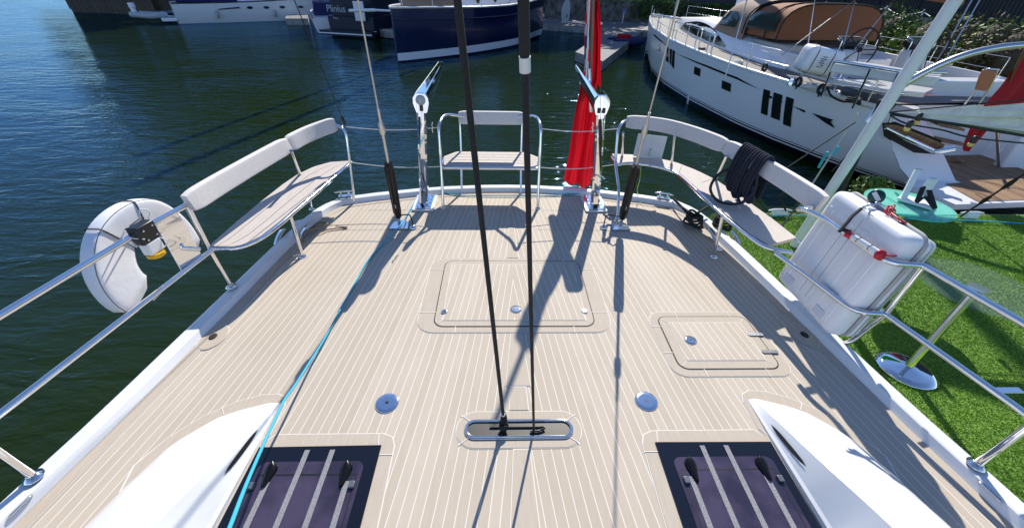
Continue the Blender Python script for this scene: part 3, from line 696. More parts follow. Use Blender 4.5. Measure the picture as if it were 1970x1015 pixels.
# turquoise rope
A = [(at(1283, 378, 2, .08)), at(1250, 382, 2, .02), at(1200, 379, 2, .015), at(1150, 374, 2, .012), at(1120, 372, 2, .02), at(1060, 376, 2, .012), at(1000, 377, 2, .012), at(930, 377, 2, .012), at(880, 375, 2, .012), at(840, 368, 2, .02), at(822, 368, 2, .03), at(805, 378, 2, .02), at(790, 402, 2, .015), at(771, 432, 2, .06), at(757, 447, 2, .03), at(728, 478, 2, .012), at(705, 505, 2, .012), at(680, 550, 2, .012), at(655, 595, 2, .012), at(625, 650, 2, .03), at(600, 690, 2, .06), at(568, 740, 2, .13), at(548, 768, 2, .19), at(525, 815, 2, .27), at(500, 870, 2, .36), at(470, 940, 2, .48), at(440, 1018, 2, .62), at(400, 1110, 2, .72)]
m = MB(); sp = spline(A, 6); m.tube(sp, [.0056 if i < 84 else .0070 for i in range(len(sp))], 8)
tag(m.build('long_line', ropeT), 'long turquoise rope running across the stern and down the left of the deck', 'rope')
# thin dark flag halyard at the left
a = at(663, 238, 1, 4.05); b = depthpt(566, 0, 2.9)
m = MB(); m.tube([a, b, b+(b-a)*.6], .0042, 6); hl = m.build('halyard', black)
tag(hl, 'thin black line running up from the end of the left seat', 'rope')
m = MB(); u = (b-a).normalized(); m.tube([a-u*.02, a+u*.02, a+u*.08, a+u*.1], [.008, .016, .014, .006], 8); m.build('shackle', black, hl)
# navy coiled rope over the right cushion
m = MB()
for k in range(11):
    y = 3.36-.032*k+random.uniform(-.004, .004); xo = 2.02+.003*k
    L = random.uniform(.26, .36); w = random.uniform(.035, .05)
    pts = [(xo-w-.02, y+.01, .80-L*.9), (xo-w-.03, y, .66), (xo-w-.012, y-.005, .80), (xo-.02, y, .885), (xo+.02, y, .888), (xo+w+.012, y, .80), (xo+w+.02, y+.01, .66), (xo+w+.01, y+.02, .80-L)]
    m.tube(spline(pts, 5), .0125, 8)
    m.tube(spline([(xo-w-.02, y+.01, .80-L*.9), (xo-w, y-.01, .80-L*.9-.03), (xo-w+.02, y-.03, .80-L*.9), (xo-w-.02, y-.03, .66)], 5), .0125, 8)
m.tube(spline([(1.96, 3.34, .70), (1.87, 3.38, .60), (1.80, 3.30, .50), (1.83, 3.15, .45), (1.93, 3.02, .50), (2.0, 3.0, .62), (1.99, 3.02, .75)], 8), .0125, 8)
tag(m.build('coiled_rope', ropeN), 'navy rope coiled and hung over the cushion of the right seat', 'rope')
# black ropes on right quarter
for (px, py, lab) in ((1333, 428, 'black mooring rope wound round the deck fairlead, nearer the stern seat post'), (1388, 432, 'black mooring rope wound on the toe rail behind the right seat leg')):
    c = at(px, py, 2, .05); m = MB()
    for k in range(5):
        r_ = .105-.007*k; z = .0+.022*k
        m.tube([c+V(r_*math.cos(a)*.8+random.uniform(-.004, .004), r_*math.sin(a), z+.016*math.sin(2*a+k)) for a in np.linspace(0, 6.283, 17)[:-1]], .0115, 7, closed=True)
    m.tube([c+V(-.05, .06, .06), c+V(.05, -.06, .07)], .010, 7); m.tube([c+V(-.06, -.05, .05), c+V(.06, .04, .07)], .010, 7)
    if px < 1350:
        m.tube([c+V(-.03, .05, .05), at(1294, 382, 2, .07)], .008, 6); m.tube([c+V(-.01, .06, .05), at(1297, 382, 2, .09)], .008, 6)
        m.tube([c+V(.03, .05, .07), at(1362, 397, 2, .14)], .012, 6)
    o = m.build('mooring_line', ropeB); tag(o, lab, 'rope', 'black mooring ropes on the right quarter')
# ================================================================== things on the rails
lb = tag(empty('horseshoe_lifebuoy'), 'white horseshoe lifebuoy tied outside the left guard rail', 'lifebuoy')
path = [(-2.42, 2.01, .31), (-2.43, 1.97, .42), (-2.44, 1.99, .56), (-2.45, 2.09, .68), (-2.45, 2.24, .73), (-2.45, 2.40, .71), (-2.45, 2.51, .61), (-2.44, 2.56, .47), (-2.42, 2.55, .31)]
P = resample(spline(path, 8), 40); rings = []; rings2 = []
for i, p in enumerate(P):
    t = (P[min(i+1, 39)]-P[max(i-1, 0)]).normalized(); nx = V(1, 0, 0); sd = t.cross(nx).normalized()
    tt = i/39; e = min(1, .55+min(tt, 1-tt)*9); wv = (.135-.060*min(1, max(0, (tt-.25)/.5)))*e; th = .050*e
    rings.append([p+nx*th*math.copysign(abs(math.cos(a))**.3, math.cos(a))+sd*wv*math.copysign(abs(math.sin(a))**.3, math.sin(a)) for a in np.linspace(0, 2*math.pi, 37)[:-1]])
m = MB(); m.loft(rings); m.build('cover', whitecloth, lb)
m = MB(); m.tube([r[6] for r in rings], .0028, 5); m.tube([r[30] for r in rings], .0028, 5); m.build('piping', mat('grey_piping', (.16, .16, .17), .7), lb)
m = MB()
for i in (14, 21):
    rg = [P[i]+(Vector(q)-P[i])*1.06 for q in rings[i]]; m.tube(rg, .004, 6, closed=True)
    m.tube([rg[0], V(-2.26, 2.04+.03*(i-14)/7, .80)], .004, 6)
m.build('lashing', black, lb)
ll = tag(empty('lifebuoy_light'), 'black and white rescue light with a yellow cap clipped to the left rail', 'rescue light')
m = MB(); Rb = Matrix.Rotation(-.12, 3, 'Z'); m.box((-2.205, 2.07, .755), (.07, .125, .115), Rb)
m.build('bracket', black, ll, bevel=.012)
for dy in (-.035, .035):
    for dz in (-.03, .03): m = MB(); m.lathe([(.006, 0), (.006, .004), (.0005, .004)], (-2.168, 2.07+dy, .755+dz), (1, 0, 0), 8); m.build('screw', steel, ll)
m = MB(); m.box((-2.20, 2.065, .665), (.06, .10, .085), Rb); m.build('body', gel, ll, bevel=.012)
m = MB(); m.lathe([(.048, 0), (.048, .022), (.036, .03), (.0005, .03)], (-2.20, 2.062, .623), (0, 0, -1), 18); m.build('cap', yellow, ll)
m = MB(); m.tube(spline([(-2.21, 1.98, .82), (-2.23, 1.96, .78), (-2.19, 1.97, .72), (-2.22, 1.99, .76), (-2.17, 2.02, .74)]), .004, 6); m.tube(spline([(-2.2, 2.13, .8), (-2.2, 2.17, .84), (-2.22, 2.14, .87), (-2.22, 2.11, .82)]), .004, 6); m.tube(spline([(-2.17, 2.11, .70), (-2.15, 2.13, .66), (-2.17, 2.11, .63)]), .003, 6); m.build('lanyard', ropeW, ll)
m = MB(); q = [at(300, 432, 0, -2.24), at(341, 408, 0, -2.205), at(387, 490, 0, -2.185), at(350, 522, 0, -2.22)]
m.add([p+V(.004, 0, 0) for p in q]+[p-V(.004, 0, 0) for p in q], [(0, 1, 2, 3), (7, 6, 5, 4), (0, 4, 5, 1), (1, 5, 6, 2), (2, 6, 7, 3), (3, 7, 4, 0)])
mp_ = m.build('mounting_plate', chrome, gl)
m = MB(); m.tube(fillet([at(384, 479, 0, -2.16), at(352, 478, 0, -2.20), at(346, 468, 0, -2.22)], .02), .014, 8); m.build('hook', steel, gl)
# sheet hung on right seat
q = [at(1228, 257, 1, 4.33), at(1284, 263, 1, 4.31), at(1281, 275, 1, 4.31), at(1271, 311, 1, 4.30), at(1218, 300, 1, 4.32)]
m = MB(); m.add([p+V(0, .002, 0) for p in q]+[p-V(0, .002, 0) for p in q], [(0, 1, 2, 3, 4), (9, 8, 7, 6, 5)]+[(i, (i+1) % 5, 5+(i+1) % 5, 5+i) for i in range(5)])
sh = m.build('plastic_sheet', card); tag(sh, 'pale translucent sheet with green marks hung on the right seat back', 'sheet')
Mt = Matrix.Translation(at(1250, 293, 1, 4.30)) @ Matrix.Rotation(math.pi/2, 4, 'X') @ Matrix.Rotation(math.radians(90), 4, 'Z')
text('N it', .05, mat('green_ink', (.25, .5, .12), .6), sh, 'lettering', Mt, .0006)
# small green string from seat
m = MB(); m.tube(spline([at(1233, 318, 2, .38), at(1231, 345, 2, .2), at(1226, 366, 2, .05), at(1232, 392, 2, .01)]), .0035, 6); tag(m.build('tie_cord', mat('lime_cord', (.35, .55, .10), .7)), 'thin lime green cord tied from the right seat to the deck', 'cord')
# ---------------- liferaft
lr = tag(empty('liferaft_canister'), 'big white liferaft canister strapped outside the right guard rail', 'liferaft')
def canister(name, c, size, parent, mt, rot=None, r=.07, ribs=6, bump_dir=0):
    b = bmesh.new(); bmesh.ops.create_cube(b, size=1)
    for v in b.verts: v.co = Vector((v.co.x*size[0], v.co.y*size[1], v.co.z*size[2]))
    bmesh.ops.bevel(b, geom=b.edges[:], offset=r, segments=5, profile=.6, affect='EDGES')
    M_ = Matrix.Translation(c) @ (rot.to_4x4() if rot else Matrix.Identity(4)); b.transform(M_)
    for f in b.faces: f.smooth = True
    me = bpy.data.meshes.new(name); b.to_mesh(me); b.free(); me.materials.append(mt)
    o = bpy.data.objects.new(name, me); COL.objects.link(o); o.parent = parent; return o
Rr = Matrix.Rotation(math.radians(-2), 3, 'Z') @ Matrix.Rotation(math.radians(8), 3, 'Y')
C0 = V(2.14, 2.105, .53)
canister('shell', C0, (.14, .64, .76), lr, canis, Rr, .065)
canister('shell', C0+Rr @ V(.088, 0, -.005), (.10, .65, .74), lr, canis, Rr, .055)
m = MB(); ring = []
for p in rrect(-.322, -.382, .322, .382, .07, 8): ring.append(C0+Rr @ V(.050, p[0], p[1]))
m.tube(ring, .010, 8, closed=True); m.build('parting_strip', mat('strap_grey', (.45, .44, .42), .6), lr)
m = MB()
for dy, w in ((-.225, .05), (-.09, .075), (.10, .075), (.235, .05)):
    m = MB(); m.box(C0+Rr @ V(-.068, dy, -.02), (.012, w, .60), Rr); m.build('rib', canis, lr, bevel=.006)
m = MB()
for dy in (-.01, .055): m.tube([C0+Rr @ V(-.0715, dy, -.30), C0+Rr @ V(-.0715, dy, .31), C0+Rr @ V(-.055, dy, .385)], .0016, 5)
m.build('groove', alug, lr)
mat('canister_recess', (.68, .69, .76), .45)
for dy in (-.17, .19): m = MB(); m.box(C0+Rr @ V(-.0715, dy, -.30), (.008, .10, .06), Rr); m.build('recess', MATS['canister_recess'], lr, bevel=.004)
m = MB(); m.box(at(1555, 558, 0, 2.062), (.012, .045, .02), Rr); m.build('drain_plug', black, lr, bevel=.004)
# lashings over the top
T = lambda px, py, z=.905: at(px, py, 2, z)
m = MB(); m.tube([T(1615, 445, .84), T(1640, 415, .905), T(1656, 402, .915)], .010, 8); m.tube([T(1617, 440, .84), T(1636, 446, .83)], .012, 8)
m.build('webbing_strap', blackfab, lr, fix=True)
m = MB(); m.tube([T(1658, 400, .92), T(1672, 394, .93), T(1690, 392, .93), T(1710, 400, .925)], .006, 8)
for q in ((1662, 399), (1676, 393), (1690, 391)): m.tube([T(*q, .93)+V(.012*math.cos(a), .018*math.sin(a), 0) for a in np.linspace(0, 6.283, 11)[:-1]], .004, 6, closed=True)
m.build('shackle', steel, lr)
gc = T(1686, 378, .95); ax = (CAM-gc).normalized()
m = MB(); m.lathe([(.040, -.05), (.044, -.045), (.044, .0), (.038, .008), (.0005, .008)], gc, ax, 24); gcap = m.build('release_unit', greencap, lr)
m = MB(); u = V(.45, .9, .0); w = ax.cross(V(.3, .95, .2)).normalized(); v2 = w.cross(ax).normalized()
cc = gc+ax*.0095; m.add([cc+v2*a*.030+w*b*.012 for a, b in ((-1, -1), (1, -1), (1, 1), (-1, 1))], [(0, 1, 2, 3)]); m.build('label_plate', label, gcap, fix=False)
m = MB()
random.seed(3)
for k in range(7):
    c = T(1712+random.uniform(-4, 8), 402+random.uniform(-5, 8), .925)
    m.tube([c+V(.016*math.cos(a), .02*math.sin(a)*math.cos(k), .012*math.sin(a+k)) for a in np.linspace(0, 6.283, 10)[:-1]], .0035, 5, closed=True)
m.tube(spline([T(1715, 410, .92), T(1728, 420, .92), T(1740, 428, .91), T(1748, 430, .90)]), .006, 6)
m.tube(spline([T(1752, 462, .80), T(1748, 480, .77), T(1735, 490, .78), T(1718, 492, .79), T(1700, 490, .80)]), .006, 6)
m.build('red_cord', redpl, lr)
m = MB(); m.lathe([(.034, 0), (.034, .01), (.0005, .012)], T(1738, 433, .89), (.2, -.3, 1), 18); m.build('grommet', black, lr)
m = MB(); m.tube([T(1636, 452, .82), T(1692, 487, .80)], .017, 12); 
tube_ = m.build('flare_tube', gel, lr)
m = MB(); m.tube([T(1628, 449, .82), T(1638, 454, .82)], .02, 10); m.lathe([(.030, 0), (.030, .02), (.0005, .022)], T(1690, 489, .79), (.1, -1, .2), 16); m.build('end_cap', redpl, tube_)
m = MB()
for t in (.3, .7): q = T(1636, 452, .82).lerp(T(1692, 487, .80), t); m.tube([q-V(.0, .003, 0), q+V(0, .003, 0)], .0185, 10)
m.build('cable_tie', black, tube_)
for px, py, z in ((1737, 508, .71), (1675, 605, .34)):
    m = MB(); c = at(px, py, 2, z)
    m.box(c+V(.02, .03, .0), (.055, .06, .06), mi=0); m.box(c+V(.06, .02, .005), (.04, .05, .04), mi=1); m.build('clamp_block', [brown, steel], gr, bevel=.003)
# ---------------- ensign
en = tag(empty('ensign_flag'), 'large red ensign drooping from a wooden staff behind the right davit', 'flag')
L = [(1129, -90), (1128, 0), (1127, 60), (1125, 120), (1122, 150), (1112, 195), (1103, 245), (1094, 300), (1084, 353)]
R_ = [(1160, -90), (1155, 0), (1157, 60), (1158, 120), (1158, 160), (1156, 205), (1150, 250), (1144, 300), (1136, 358)]
nu = 29; rows = []
LL = resample([V(*p, 0) for p in L], 40); RR = resample([V(*p, 0) for p in R_], 40)
for j in range(40):
    row = []
    for i in range(nu):
        u = i/(nu-1); p = LL[j].lerp(RR[j], u)
        w3 = at(p.x, p.y, 1, 4.62); dpt = .060*math.sin(u*15+.8*math.sin(j*.13)+j*.03)+.045*math.sin(u*27+1-j*.05)+.02*math.sin(j*.5+u*5)
        w3 = w3+V(0.006*math.sin(u*22+j*.1), dpt, 0); row.append(w3)
    rows.append(row)
m = MB(); vs = [p for r in rows for p in r]; N = nu
for j in range(39):
    for i in range(nu-1):
        u = i/(nu-1); mi = 0
        if j < 20:
            if u < .16: mi = (1, 2, 0, 2, 1)[(i+j//2) % 5]
            elif j < 8 and u > .66: mi = 1 if (i+j//3) % 4 else 2
        m.f.append((j*N+i, j*N+i+1, (j+1)*N+i+1, (j+1)*N+i)); m.m.append(mi); m.s.append(True)
m.v = [tuple(v) for v in vs]; m.build('cloth', [red, navycl, whcl], en, fix=False)
m = MB(); a = at(1136, 205, 1, 4.45); b = at(1141, 0, 1, 4.50); m.tube([a, at(1136, 130, 1, 4.47), b, b+(b-a)*.8], .019, 12); m.build('staff', wood, en)
m = MB(); m.tube([at(1137, 215, 1, 4.43), at(1133, 132, 1, 4.43)], .022, 10); m.build('socket', steel, en)
m = MB(); m.tube([at(1128, 150, 1, 4.40), at(1134, 0, 1, 4.42), at(1137, -70, 1, 4.42)], .008, 6); m.build('lanyard', ropeW, en)
# ================================================================== right-hand dock
dock = MB(); dz = -1.1
dock.prism([(2.75, -6), (30, -6), (30, 5.92), (3.9, 5.92), (3.2, 5.3)], WZ-.3, dz-.02)
tag(dock.build('dock', conc), kind='structure')
m = MB(); m.flat([(2.78, -6), (29.9, -6), (29.9, 5.88), (3.93, 5.88), (3.24, 5.28)], dz-.015); tag(m.build('lawn_base', grassb, fix=False), kind='structure')
def blades(name, n, xr, yr, h, w):
    x = rng.uniform(*xr, n); y = rng.uniform(*yr, n); keep = (x > 2.8+np.maximum(0, (y-5.3))*1.15); x, y = x[keep], y[keep]; n = len(x)
    a = rng.uniform(0, 6.283, n); hh = h*rng.uniform(.6, 1.2, n); lx = rng.normal(0, .45, n)*hh; ly = (rng.normal(0, .45, n)-.2)*hh
    V_ = np.zeros((n, 3, 3)); dx = np.cos(a)*w/2; dy = np.sin(a)*w/2
    V_[:, 0] = np.stack([x-dx, y-dy, np.full(n, dz-.016)], 1); V_[:, 1] = np.stack([x+dx, y+dy, np.full(n, dz-.016)], 1)
    V_[:, 2] = np.stack([x+lx, y+ly, dz-.016+hh], 1)
    me = bpy.data.meshes.new(name); me.vertices.add(3*n); me.vertices.foreach_set('co', V_.reshape(-1)); me.loops.add(3*n); me.loops.foreach_set('vertex_index', np.arange(3*n, dtype=np.int32))
    me.polygons.add(n); me.polygons.foreach_set('loop_start', np.arange(0, 3*n, 3, dtype=np.int32)); me.materials.append(blade); me.update(); me.validate()
    o = bpy.data.objects.new(name, me); COL.objects.link(o); return o
tag(blades('grass', 230000, (2.8, 9.2), (1.0, 5.9), .021, .009), 'bright green artificial turf covering the dock', 'grass', kind='stuff')
# edge line along dock
m = MB(); m.tube(spline([at(1470, 416, 2, dz+.02), at(1560, 415, 2, dz+.02), at(1700, 420, 2, dz+.02), at(1860, 424, 2, dz+.03), at(1985, 430, 2, dz+.03)]), .011, 6)
tag(m.build('dock_line', ropeT), 'thin turquoise line lying along the edge of the turf dock', 'rope')
def dock_cleat(px, py, lab):
    c = at(px, py, 2, dz+.06); m = MB(); m.tube([c+V(-.2, 0, .03), c+V(-.1, 0, .045), c+V(.1, 0, .045), c+V(.2, 0, .03)], [.012, .02, .02, .012], 8); m.box(c+V(0, 0, -.01), (.22, .08, .09)); tag(m.build('dock_cleat', alu), lab, 'cleat', 'white cleats on the dock edge')
dock_cleat(1500, 408, 'white mooring cleat on the dock edge behind the right seat'); dock_cleat(1868, 413, 'white mooring cleat on the dock edge right of the glass table')
# glass tables
glassn = mat('clear_smoked_glass', (.20, .26, .25), .03, Alpha=.12)
def glass_table(c, r, lab, top=None):
    t = tag(empty('glass_table'), lab, 'table', 'round glass tables on the turf'); c = V(*c)
    m = MB(); m.lathe([(r*.995, 0), (r, .003), (r, .009), (r*.995, .012), (.0005, .012)][:4], c, seg=64); m.v = m.v; 
    m = MB(); ring = [(c.x+r*math.cos(a), c.y+r*math.sin(a)) for a in np.linspace(0, 6.28318, 65)[:-1]]; m.prism(ring, c.z, c.z+.012, 0, 1); m.build('table_top', [top or glassg, glassr if top is None else top], t)
    m = MB(); m.lathe([(.075, -.002), (.06, -.012), (.035, -.06), (.034, -.07)], c, seg=24)
    m.lathe([(.034, -.06), (.034, dz-c.z+.06), (.05, dz-c.z+.03)], c, seg=24); m.build('pedestal', chrome, t)
    m = MB(); m.lathe([(.255, 0), (.255, .008), (.18, .025), (.08, .045), (.03, .06), (.0005, .06)], (c.x, c.y, dz), seg=48); m.build('base', chrome, t)
    return t
glass_table((3.98, 2.57, -.055), .43, 'round glass table with a chrome disc foot standing nearest on the turf', glassn)
bp_ = at(1742, 708, 2, dz)
t2 = glass_table((4.70, 4.13, -.055), .43, 'round green glass table behind the liferaft, carrying a white bracket')
# correct first table: pedestal directly under its top
# white bracket on table 2
wb = tag(empty('folding_bracket'), 'white aluminium bracket with black straps lying on the green glass table', 'bracket')
m = MB(); a = at(1735, 386, 2, -.03); b = at(1766, 326, 1, 4.30)
d_ = (b-a); R0 = d_.to_track_quat('Z', 'X').to_matrix(); m.box((a+b)/2, (.065, .055, d_.length), R0); m.build('arm', alu, wb, bevel=.006)
m = MB(); m.box(b, (.068, .058, .012), R0); m.build('end_cap', alug, wb)
m = MB(); a2 = at(1735, 388, 2, -.035); b2 = at(1803, 408, 2, -.035); e = (b2-a2); Rz = Matrix.Rotation(math.atan2(e.y, e.x), 3, 'Z'); m.box((a2+b2)/2+V(.03, .09, .022), (e.length, .19, .035), Rz); m.build('base', alu, wb, bevel=.008)
m = MB(); p1_ = at(1786, 358, 1, 4.12); 
m.tube([at(1764, 388, 2, .02), p1_-V(.05, 0, .03), p1_], .024, 8); m.tube([at(1798, 400, 2, .02), p1_+V(.04, 0, -.05), p1_], .024, 8); m.tube([at(1764, 388, 2, .02), at(1780, 378, 2, .07), at(1795, 395, 2, .03)], .022, 8)
m.build('strap', blackfab, wb)
m = MB(); m.box(p1_+V(0, 0, .03), (.08, .06, .13)); m.build('clamp', alu, wb, bevel=.006)
# planter
def leaf_blob(mb, c, rad, n, size, mi=0, up=.3):
    for _ in range(n):
        v = Vector((random.gauss(0, 1), random.gauss(0, 1), random.gauss(0, 1))); v.normalize(); rr = random.random()**.4
        p = Vector(c)+Vector((v.x*rad[0]*rr, v.y*rad[1]*rr, v.z*rad[2]*rr))
        a = Vector((random.gauss(0, 1), random.gauss(0, 1), random.gauss(up, 1))).normalized(); b = a.orthogonal().normalized(); b = Matrix.Rotation(random.uniform(0, 6.28), 3, a) @ b
        s_ = size*random.uniform(.6, 1.3)
        mb.add([p-b*s_, p+a.cross(b)*s_*.45, p+b*s_, p-a.cross(b)*s_*.45], [(0, 1, 2, 3)], mi)
pl = tag(empty('potted_shrub'), 'leafy variegated shrub growing beside the green glass table', 'plant')
pc = at(1676, 362, 2, -.75); m = MB(); leaf_blob(m, pc, (.34, .25, .22), 700, .035); m.build('foliage', leafY, pl, fix=False)
m = MB(); m.lathe([(.16, 0), (.22, .25), (.0005, .25)], (pc.x, pc.y, dz), seg=20); m.build('pot', brown, pl)
pc2 = at(1538, 400, 2, -.9); m = MB(); leaf_blob(m, pc2, (.10, .08, .16), 120, .02); tag(m.build('small_plant', leafY, fix=False), 'small flowering plant at the foot of the white post', 'plant')
# shade post, sail and lights
wp = tag(empty('shade_post'), 'tall white slanting post rising from the turf dock behind the right seat', 'post')
pb = at(1528, 472, 2, dz); ptp = depthpt(1838, 0, 3.75)
m = MB(); m.tube([pb, ptp, ptp+(ptp-pb)*.35], .060, 18); m.build('pole', alu, wp)
m = MB(); a = at(1712, 235, 0, 5.0); m.tube([a-V(0, 0, 0), a+V(-.02, 0, .10)], .02, 8); m.build('fitting', steelB, wp)
bp2 = tag(empty('dark_post'), 'dark post leaning beside the white post', 'post')
a = at(1695, 200, 1, 5.6); b = at(1618, 368, 1, 5.9); m = MB(); m.tube([a, b, b+(b-a)*.35], .045, 12); m.build('pole', fencem, bp2)
m = MB(); m.tube([a, a+V(0, 0, .05)], .05, 12); m.build('collar', rubber, bp2)
# rigging lines around the posts
lines = [((1650, 218, 5.6), (1562, 355, 5.8), .012, alug, 'grey rod running down beside the white post', 'rod'),
         ((1646, 235, 5.3), (1440, 372, 5.2), .008, MATS['dark_rubber'], 'thin dark line from the white post to the water', 'line'),
         ((1725, 200, 5.1), (1600, 330, 5.3), .009, black, 'black line crossing the white post to its foot', 'line')]
for (a, b, r_, mt, lab, cat) in lines:
    m = MB(); m.tube([at(a[0], a[1], 1, a[2]), at(b[0], b[1], 1, b[2])], r_, 8); tag(m.build('mooring_'+cat if cat == 'line' else 'metal_rod', mt), lab, cat)
m = MB(); m.tube([at(1592, 292, 1, 5.6), at(1575, 322, 1, 5.7)], .018, 8); m.box(at(1608, 290, 1, 5.5), (.05, .01, .13)); tag(m.build('rope_tag', ropeT), 'turquoise lashing with a tag on the grey rod', 'lashing')
sail = tag(empty('shade_sail'), 'grey furled shade sail stretched from the white post on past the right edge', 'shade sail')
apex = at(1712, 216, 1, 4.9); rt = [at(2420, 150, 1, 3.9), at(2420, 330, 1, 3.9)]  # far end carried out of view so the sail's shadow falls on the turf
rows = []
for j in range(24):
    t = j/23; a = apex.lerp(rt[0], t); b = (apex-V(0, 0, .02)).lerp(rt[1], t)
    a = a+V(0, 0, -.05*math.sin(math.pi*t)); row = []
    for i in range(18):
        u = i/17; p = a.lerp(b, u)+V(0, (.05*math.sin(u*13+t*2)+.03*math.sin(u*29))*min(1, t*2.2), 0); row.append(p)
    rows.append(row)
m = MB(); m.loft(rows, 0, True, False, False); m.build('cloth', sailc, sail, fix=False)
m = MB(); m.tube([apex-V(0, .02, .02), rt[1]-V(0, .03, .02)], .012, 6); m.tube([apex, rt[0]+V(0, .02, 0)], .008, 6); m.build('edge_cord', black, sail)
fl = tag(empty('festoon_lights'), 'string of amber bulbs hanging from the white post under the shade sail', 'string lights')
cps = [at(1712, 222, 1, 4.85), at(1745, 238, 1, 4.75), at(1812, 250, 1, 4.7), at(1870, 265, 1, 4.6), at(1985, 277, 1, 4.5)]
m = MB(); m.tube(spline(cps), .010, 6); m.tube(spline([at(1700, 214, 1, 4.9), at(1760, 226, 1, 4.8), at(1840, 238, 1, 4.6), at(1985, 262, 1, 4.45)]), .009, 6); m.build('cable', black, fl)
for px, py in ((1746, 246), (1764, 233), (1869, 276)):
    c = at(px, py, 1, 4.65); m = MB(); m.lathe([(.026, .0), (.030, .05), (.02, .09), (.0005, .09)], c, seg=14); h_ = m.build('lamp_holder', black, fl)
    m = MB(); m.ball(c-V(0, 0, .012), (.034, .034, .032), 0, 14); m.build('bulb', bulb, h_)
# black mooring rope with strap lower right
m = MB(); a = at(1848, 416, 2, dz+.08); b = at(1985, 325, 1, 5.2); m.tube([a, b], .014, 8); m.tube([a.lerp(b, .3), a.lerp(b, .38), a.lerp(b, .46)], [.02, .034, .02], 8); m.tube([a.lerp(b, .62), a.lerp(b, .72), a.lerp(b, .82)], [.02, .036, .02], 8)
tag(m.build('mooring_line', ropeB), 'black mooring rope rising right from the dock cleat to the white yacht', 'rope')
m = MB(); a = at(1512, 405, 2, dz+.1); m.tube([a, at(1500, 380, 1, 5.8), at(1530, 345, 1, 5.9), at(1560, 360, 1, 5.9), at(1490, 455, 2, dz+.05)], .016, 8)
tag(m.build('mooring_line', ropeB), 'black mooring rope looped on the dock cleat behind the right seat', 'rope')
# ================================================================== white neighbour yacht
ny = tag(empty('white_sailing_yacht'), 'large white sailing yacht with brown canvas moored stern-to at the right', 'sailing yacht')
AX0 = V(10.35, 7.6, 0); AX1 = V(8.75, 27.3, 0); UU = (AX1-AX0).normalized(); SS = V(UU.y, -UU.x, 0)   # SS points to +X (starboard side away)
LEN = (AX1-AX0).length
def Y(u, s, z): return AX0+UU*u+SS*s+V(0, 0, z)
HB = [(0, 2.45), (2, 2.75), (5, 2.98), (8, 2.98), (11, 2.80), (14, 2.25), (16.5, 1.45), (18.5, .65), (19.7, .06)]   # deck half-beam
HWL = [(0, 1.35), (1, 1.85), (2, 2.28), (3.5, 2.62), (5, 2.80), (8, 2.86), (11, 2.60), (14, 1.85), (16.5, .95), (18.5, .12), (19.7, .02)]
SHZ = [(0, -.02), (3, .0), (6, .04), (10, .16), (14, .32), (19.7, .56)]
us = list(np.linspace(0, 19.7, 50))
def hullpt(u, t, s=-1, o=0):      # t 0 waterline..1 sheer
    bd = interp(u, HB); bw = interp(u, HWL); z1 = interp(u, SHZ); z0 = WZ
    x = bw+(bd-bw)*(1-(1-t)**(1.8+max(0, 2-u)*.7)); rk = max(0, 1-u/3)*(.9*t-.25*(1-t)); return Y(u+rk, s*(x+o), z0+(z1-z0)*t)
m = MB()
for s in (-1, 1):
    rings = []
    for u in us:
        r0 = []
        for t in np.linspace(0, 1, 12): r0.append(hullpt(u, t, s))
        b0 = Y(u, s*interp(u, HWL)*.55, WZ-.5); rings.append([b0]+r0)
    m.loft(rings, 0, True, False, False)
hullo = m.build('hull', gel2, ny, fix=True)
def hull_patch(name, u0, u1, t0, t1, mt, par, sk=0, o=.006, n=4):
    m = MB(); rows = []
    for i in range(n+1):
        u = u0+(u1-u0)*i/n; rows.append([hullpt(u+sk*t, t0+(t1-t0)*t, -1, o) for t in np.linspace(0, 1, 5)])
    m.loft(rows, 0, True, False, False); return m.build(name, mt, par, fix=False)
for t0, t1, nm, mt in ((.0, .11, 'boot_stripe', blackwin), (.135, .158, 'pinstripe', blackwin), (.178, .188, 'pinstripe', blackwin)): hull_patch(nm, 0.02, 19.6, t0, t1, mt, hullo, 0, .006, 40)
def upix(px, py):     # station along the hull for a pixel on the near side
    best = None
    for u in np.linspace(0, 19.5, 400):
        for t in (.3, .5, .7):
            p = hullpt(u, t); q = p-CAM; x = 985+FPX*q.dot(BR)/q.dot(BF); y = 507.5+FPX*q.dot(BD)/q.dot(BF); e = (x-px)**2+(y-py)**2
            if best is None or e < best[0]: best = (e, u)
    return best[1]
def tpix(px, py):
    best = None
    for u in np.linspace(0, 19.5, 300):
        for t in np.linspace(0, 1, 30):
            p = hullpt(u, t); q = p-CAM; x = 985+FPX*q.dot(BR)/q.dot(BF); y = 507.5+FPX*q.dot(BD)/q.dot(BF); e = (x-px)**2+(y-py)**2
            if best is None or e < best[0]: best = (e, u, t)
    return best[1:]
def quad_on_hull(name, pix, mt, par, o=.014):
    P = [tpix(*q) for q in pix]; m = MB()
    if len(P) == 4:
        g = []
        for j in range(7):
            v = j/6; a = [P[0][k]+(P[3][k]-P[0][k])*v for k in (0, 1)]; b = [P[1][k]+(P[2][k]-P[1][k])*v for k in (0, 1)]
            g.append([hullpt(a[0]+(b[0]-a[0])*i/24, a[1]+(b[1]-a[1])*i/24, -1, o) for i in range(25)])
        m.loft(g, 0, True, False, False)
    else: m.add([hullpt(*q, -1, o*2.5) for q in P], [tuple(range(len(P)))])
    ob = m.build(name, mt, par, fix=False)
    return ob
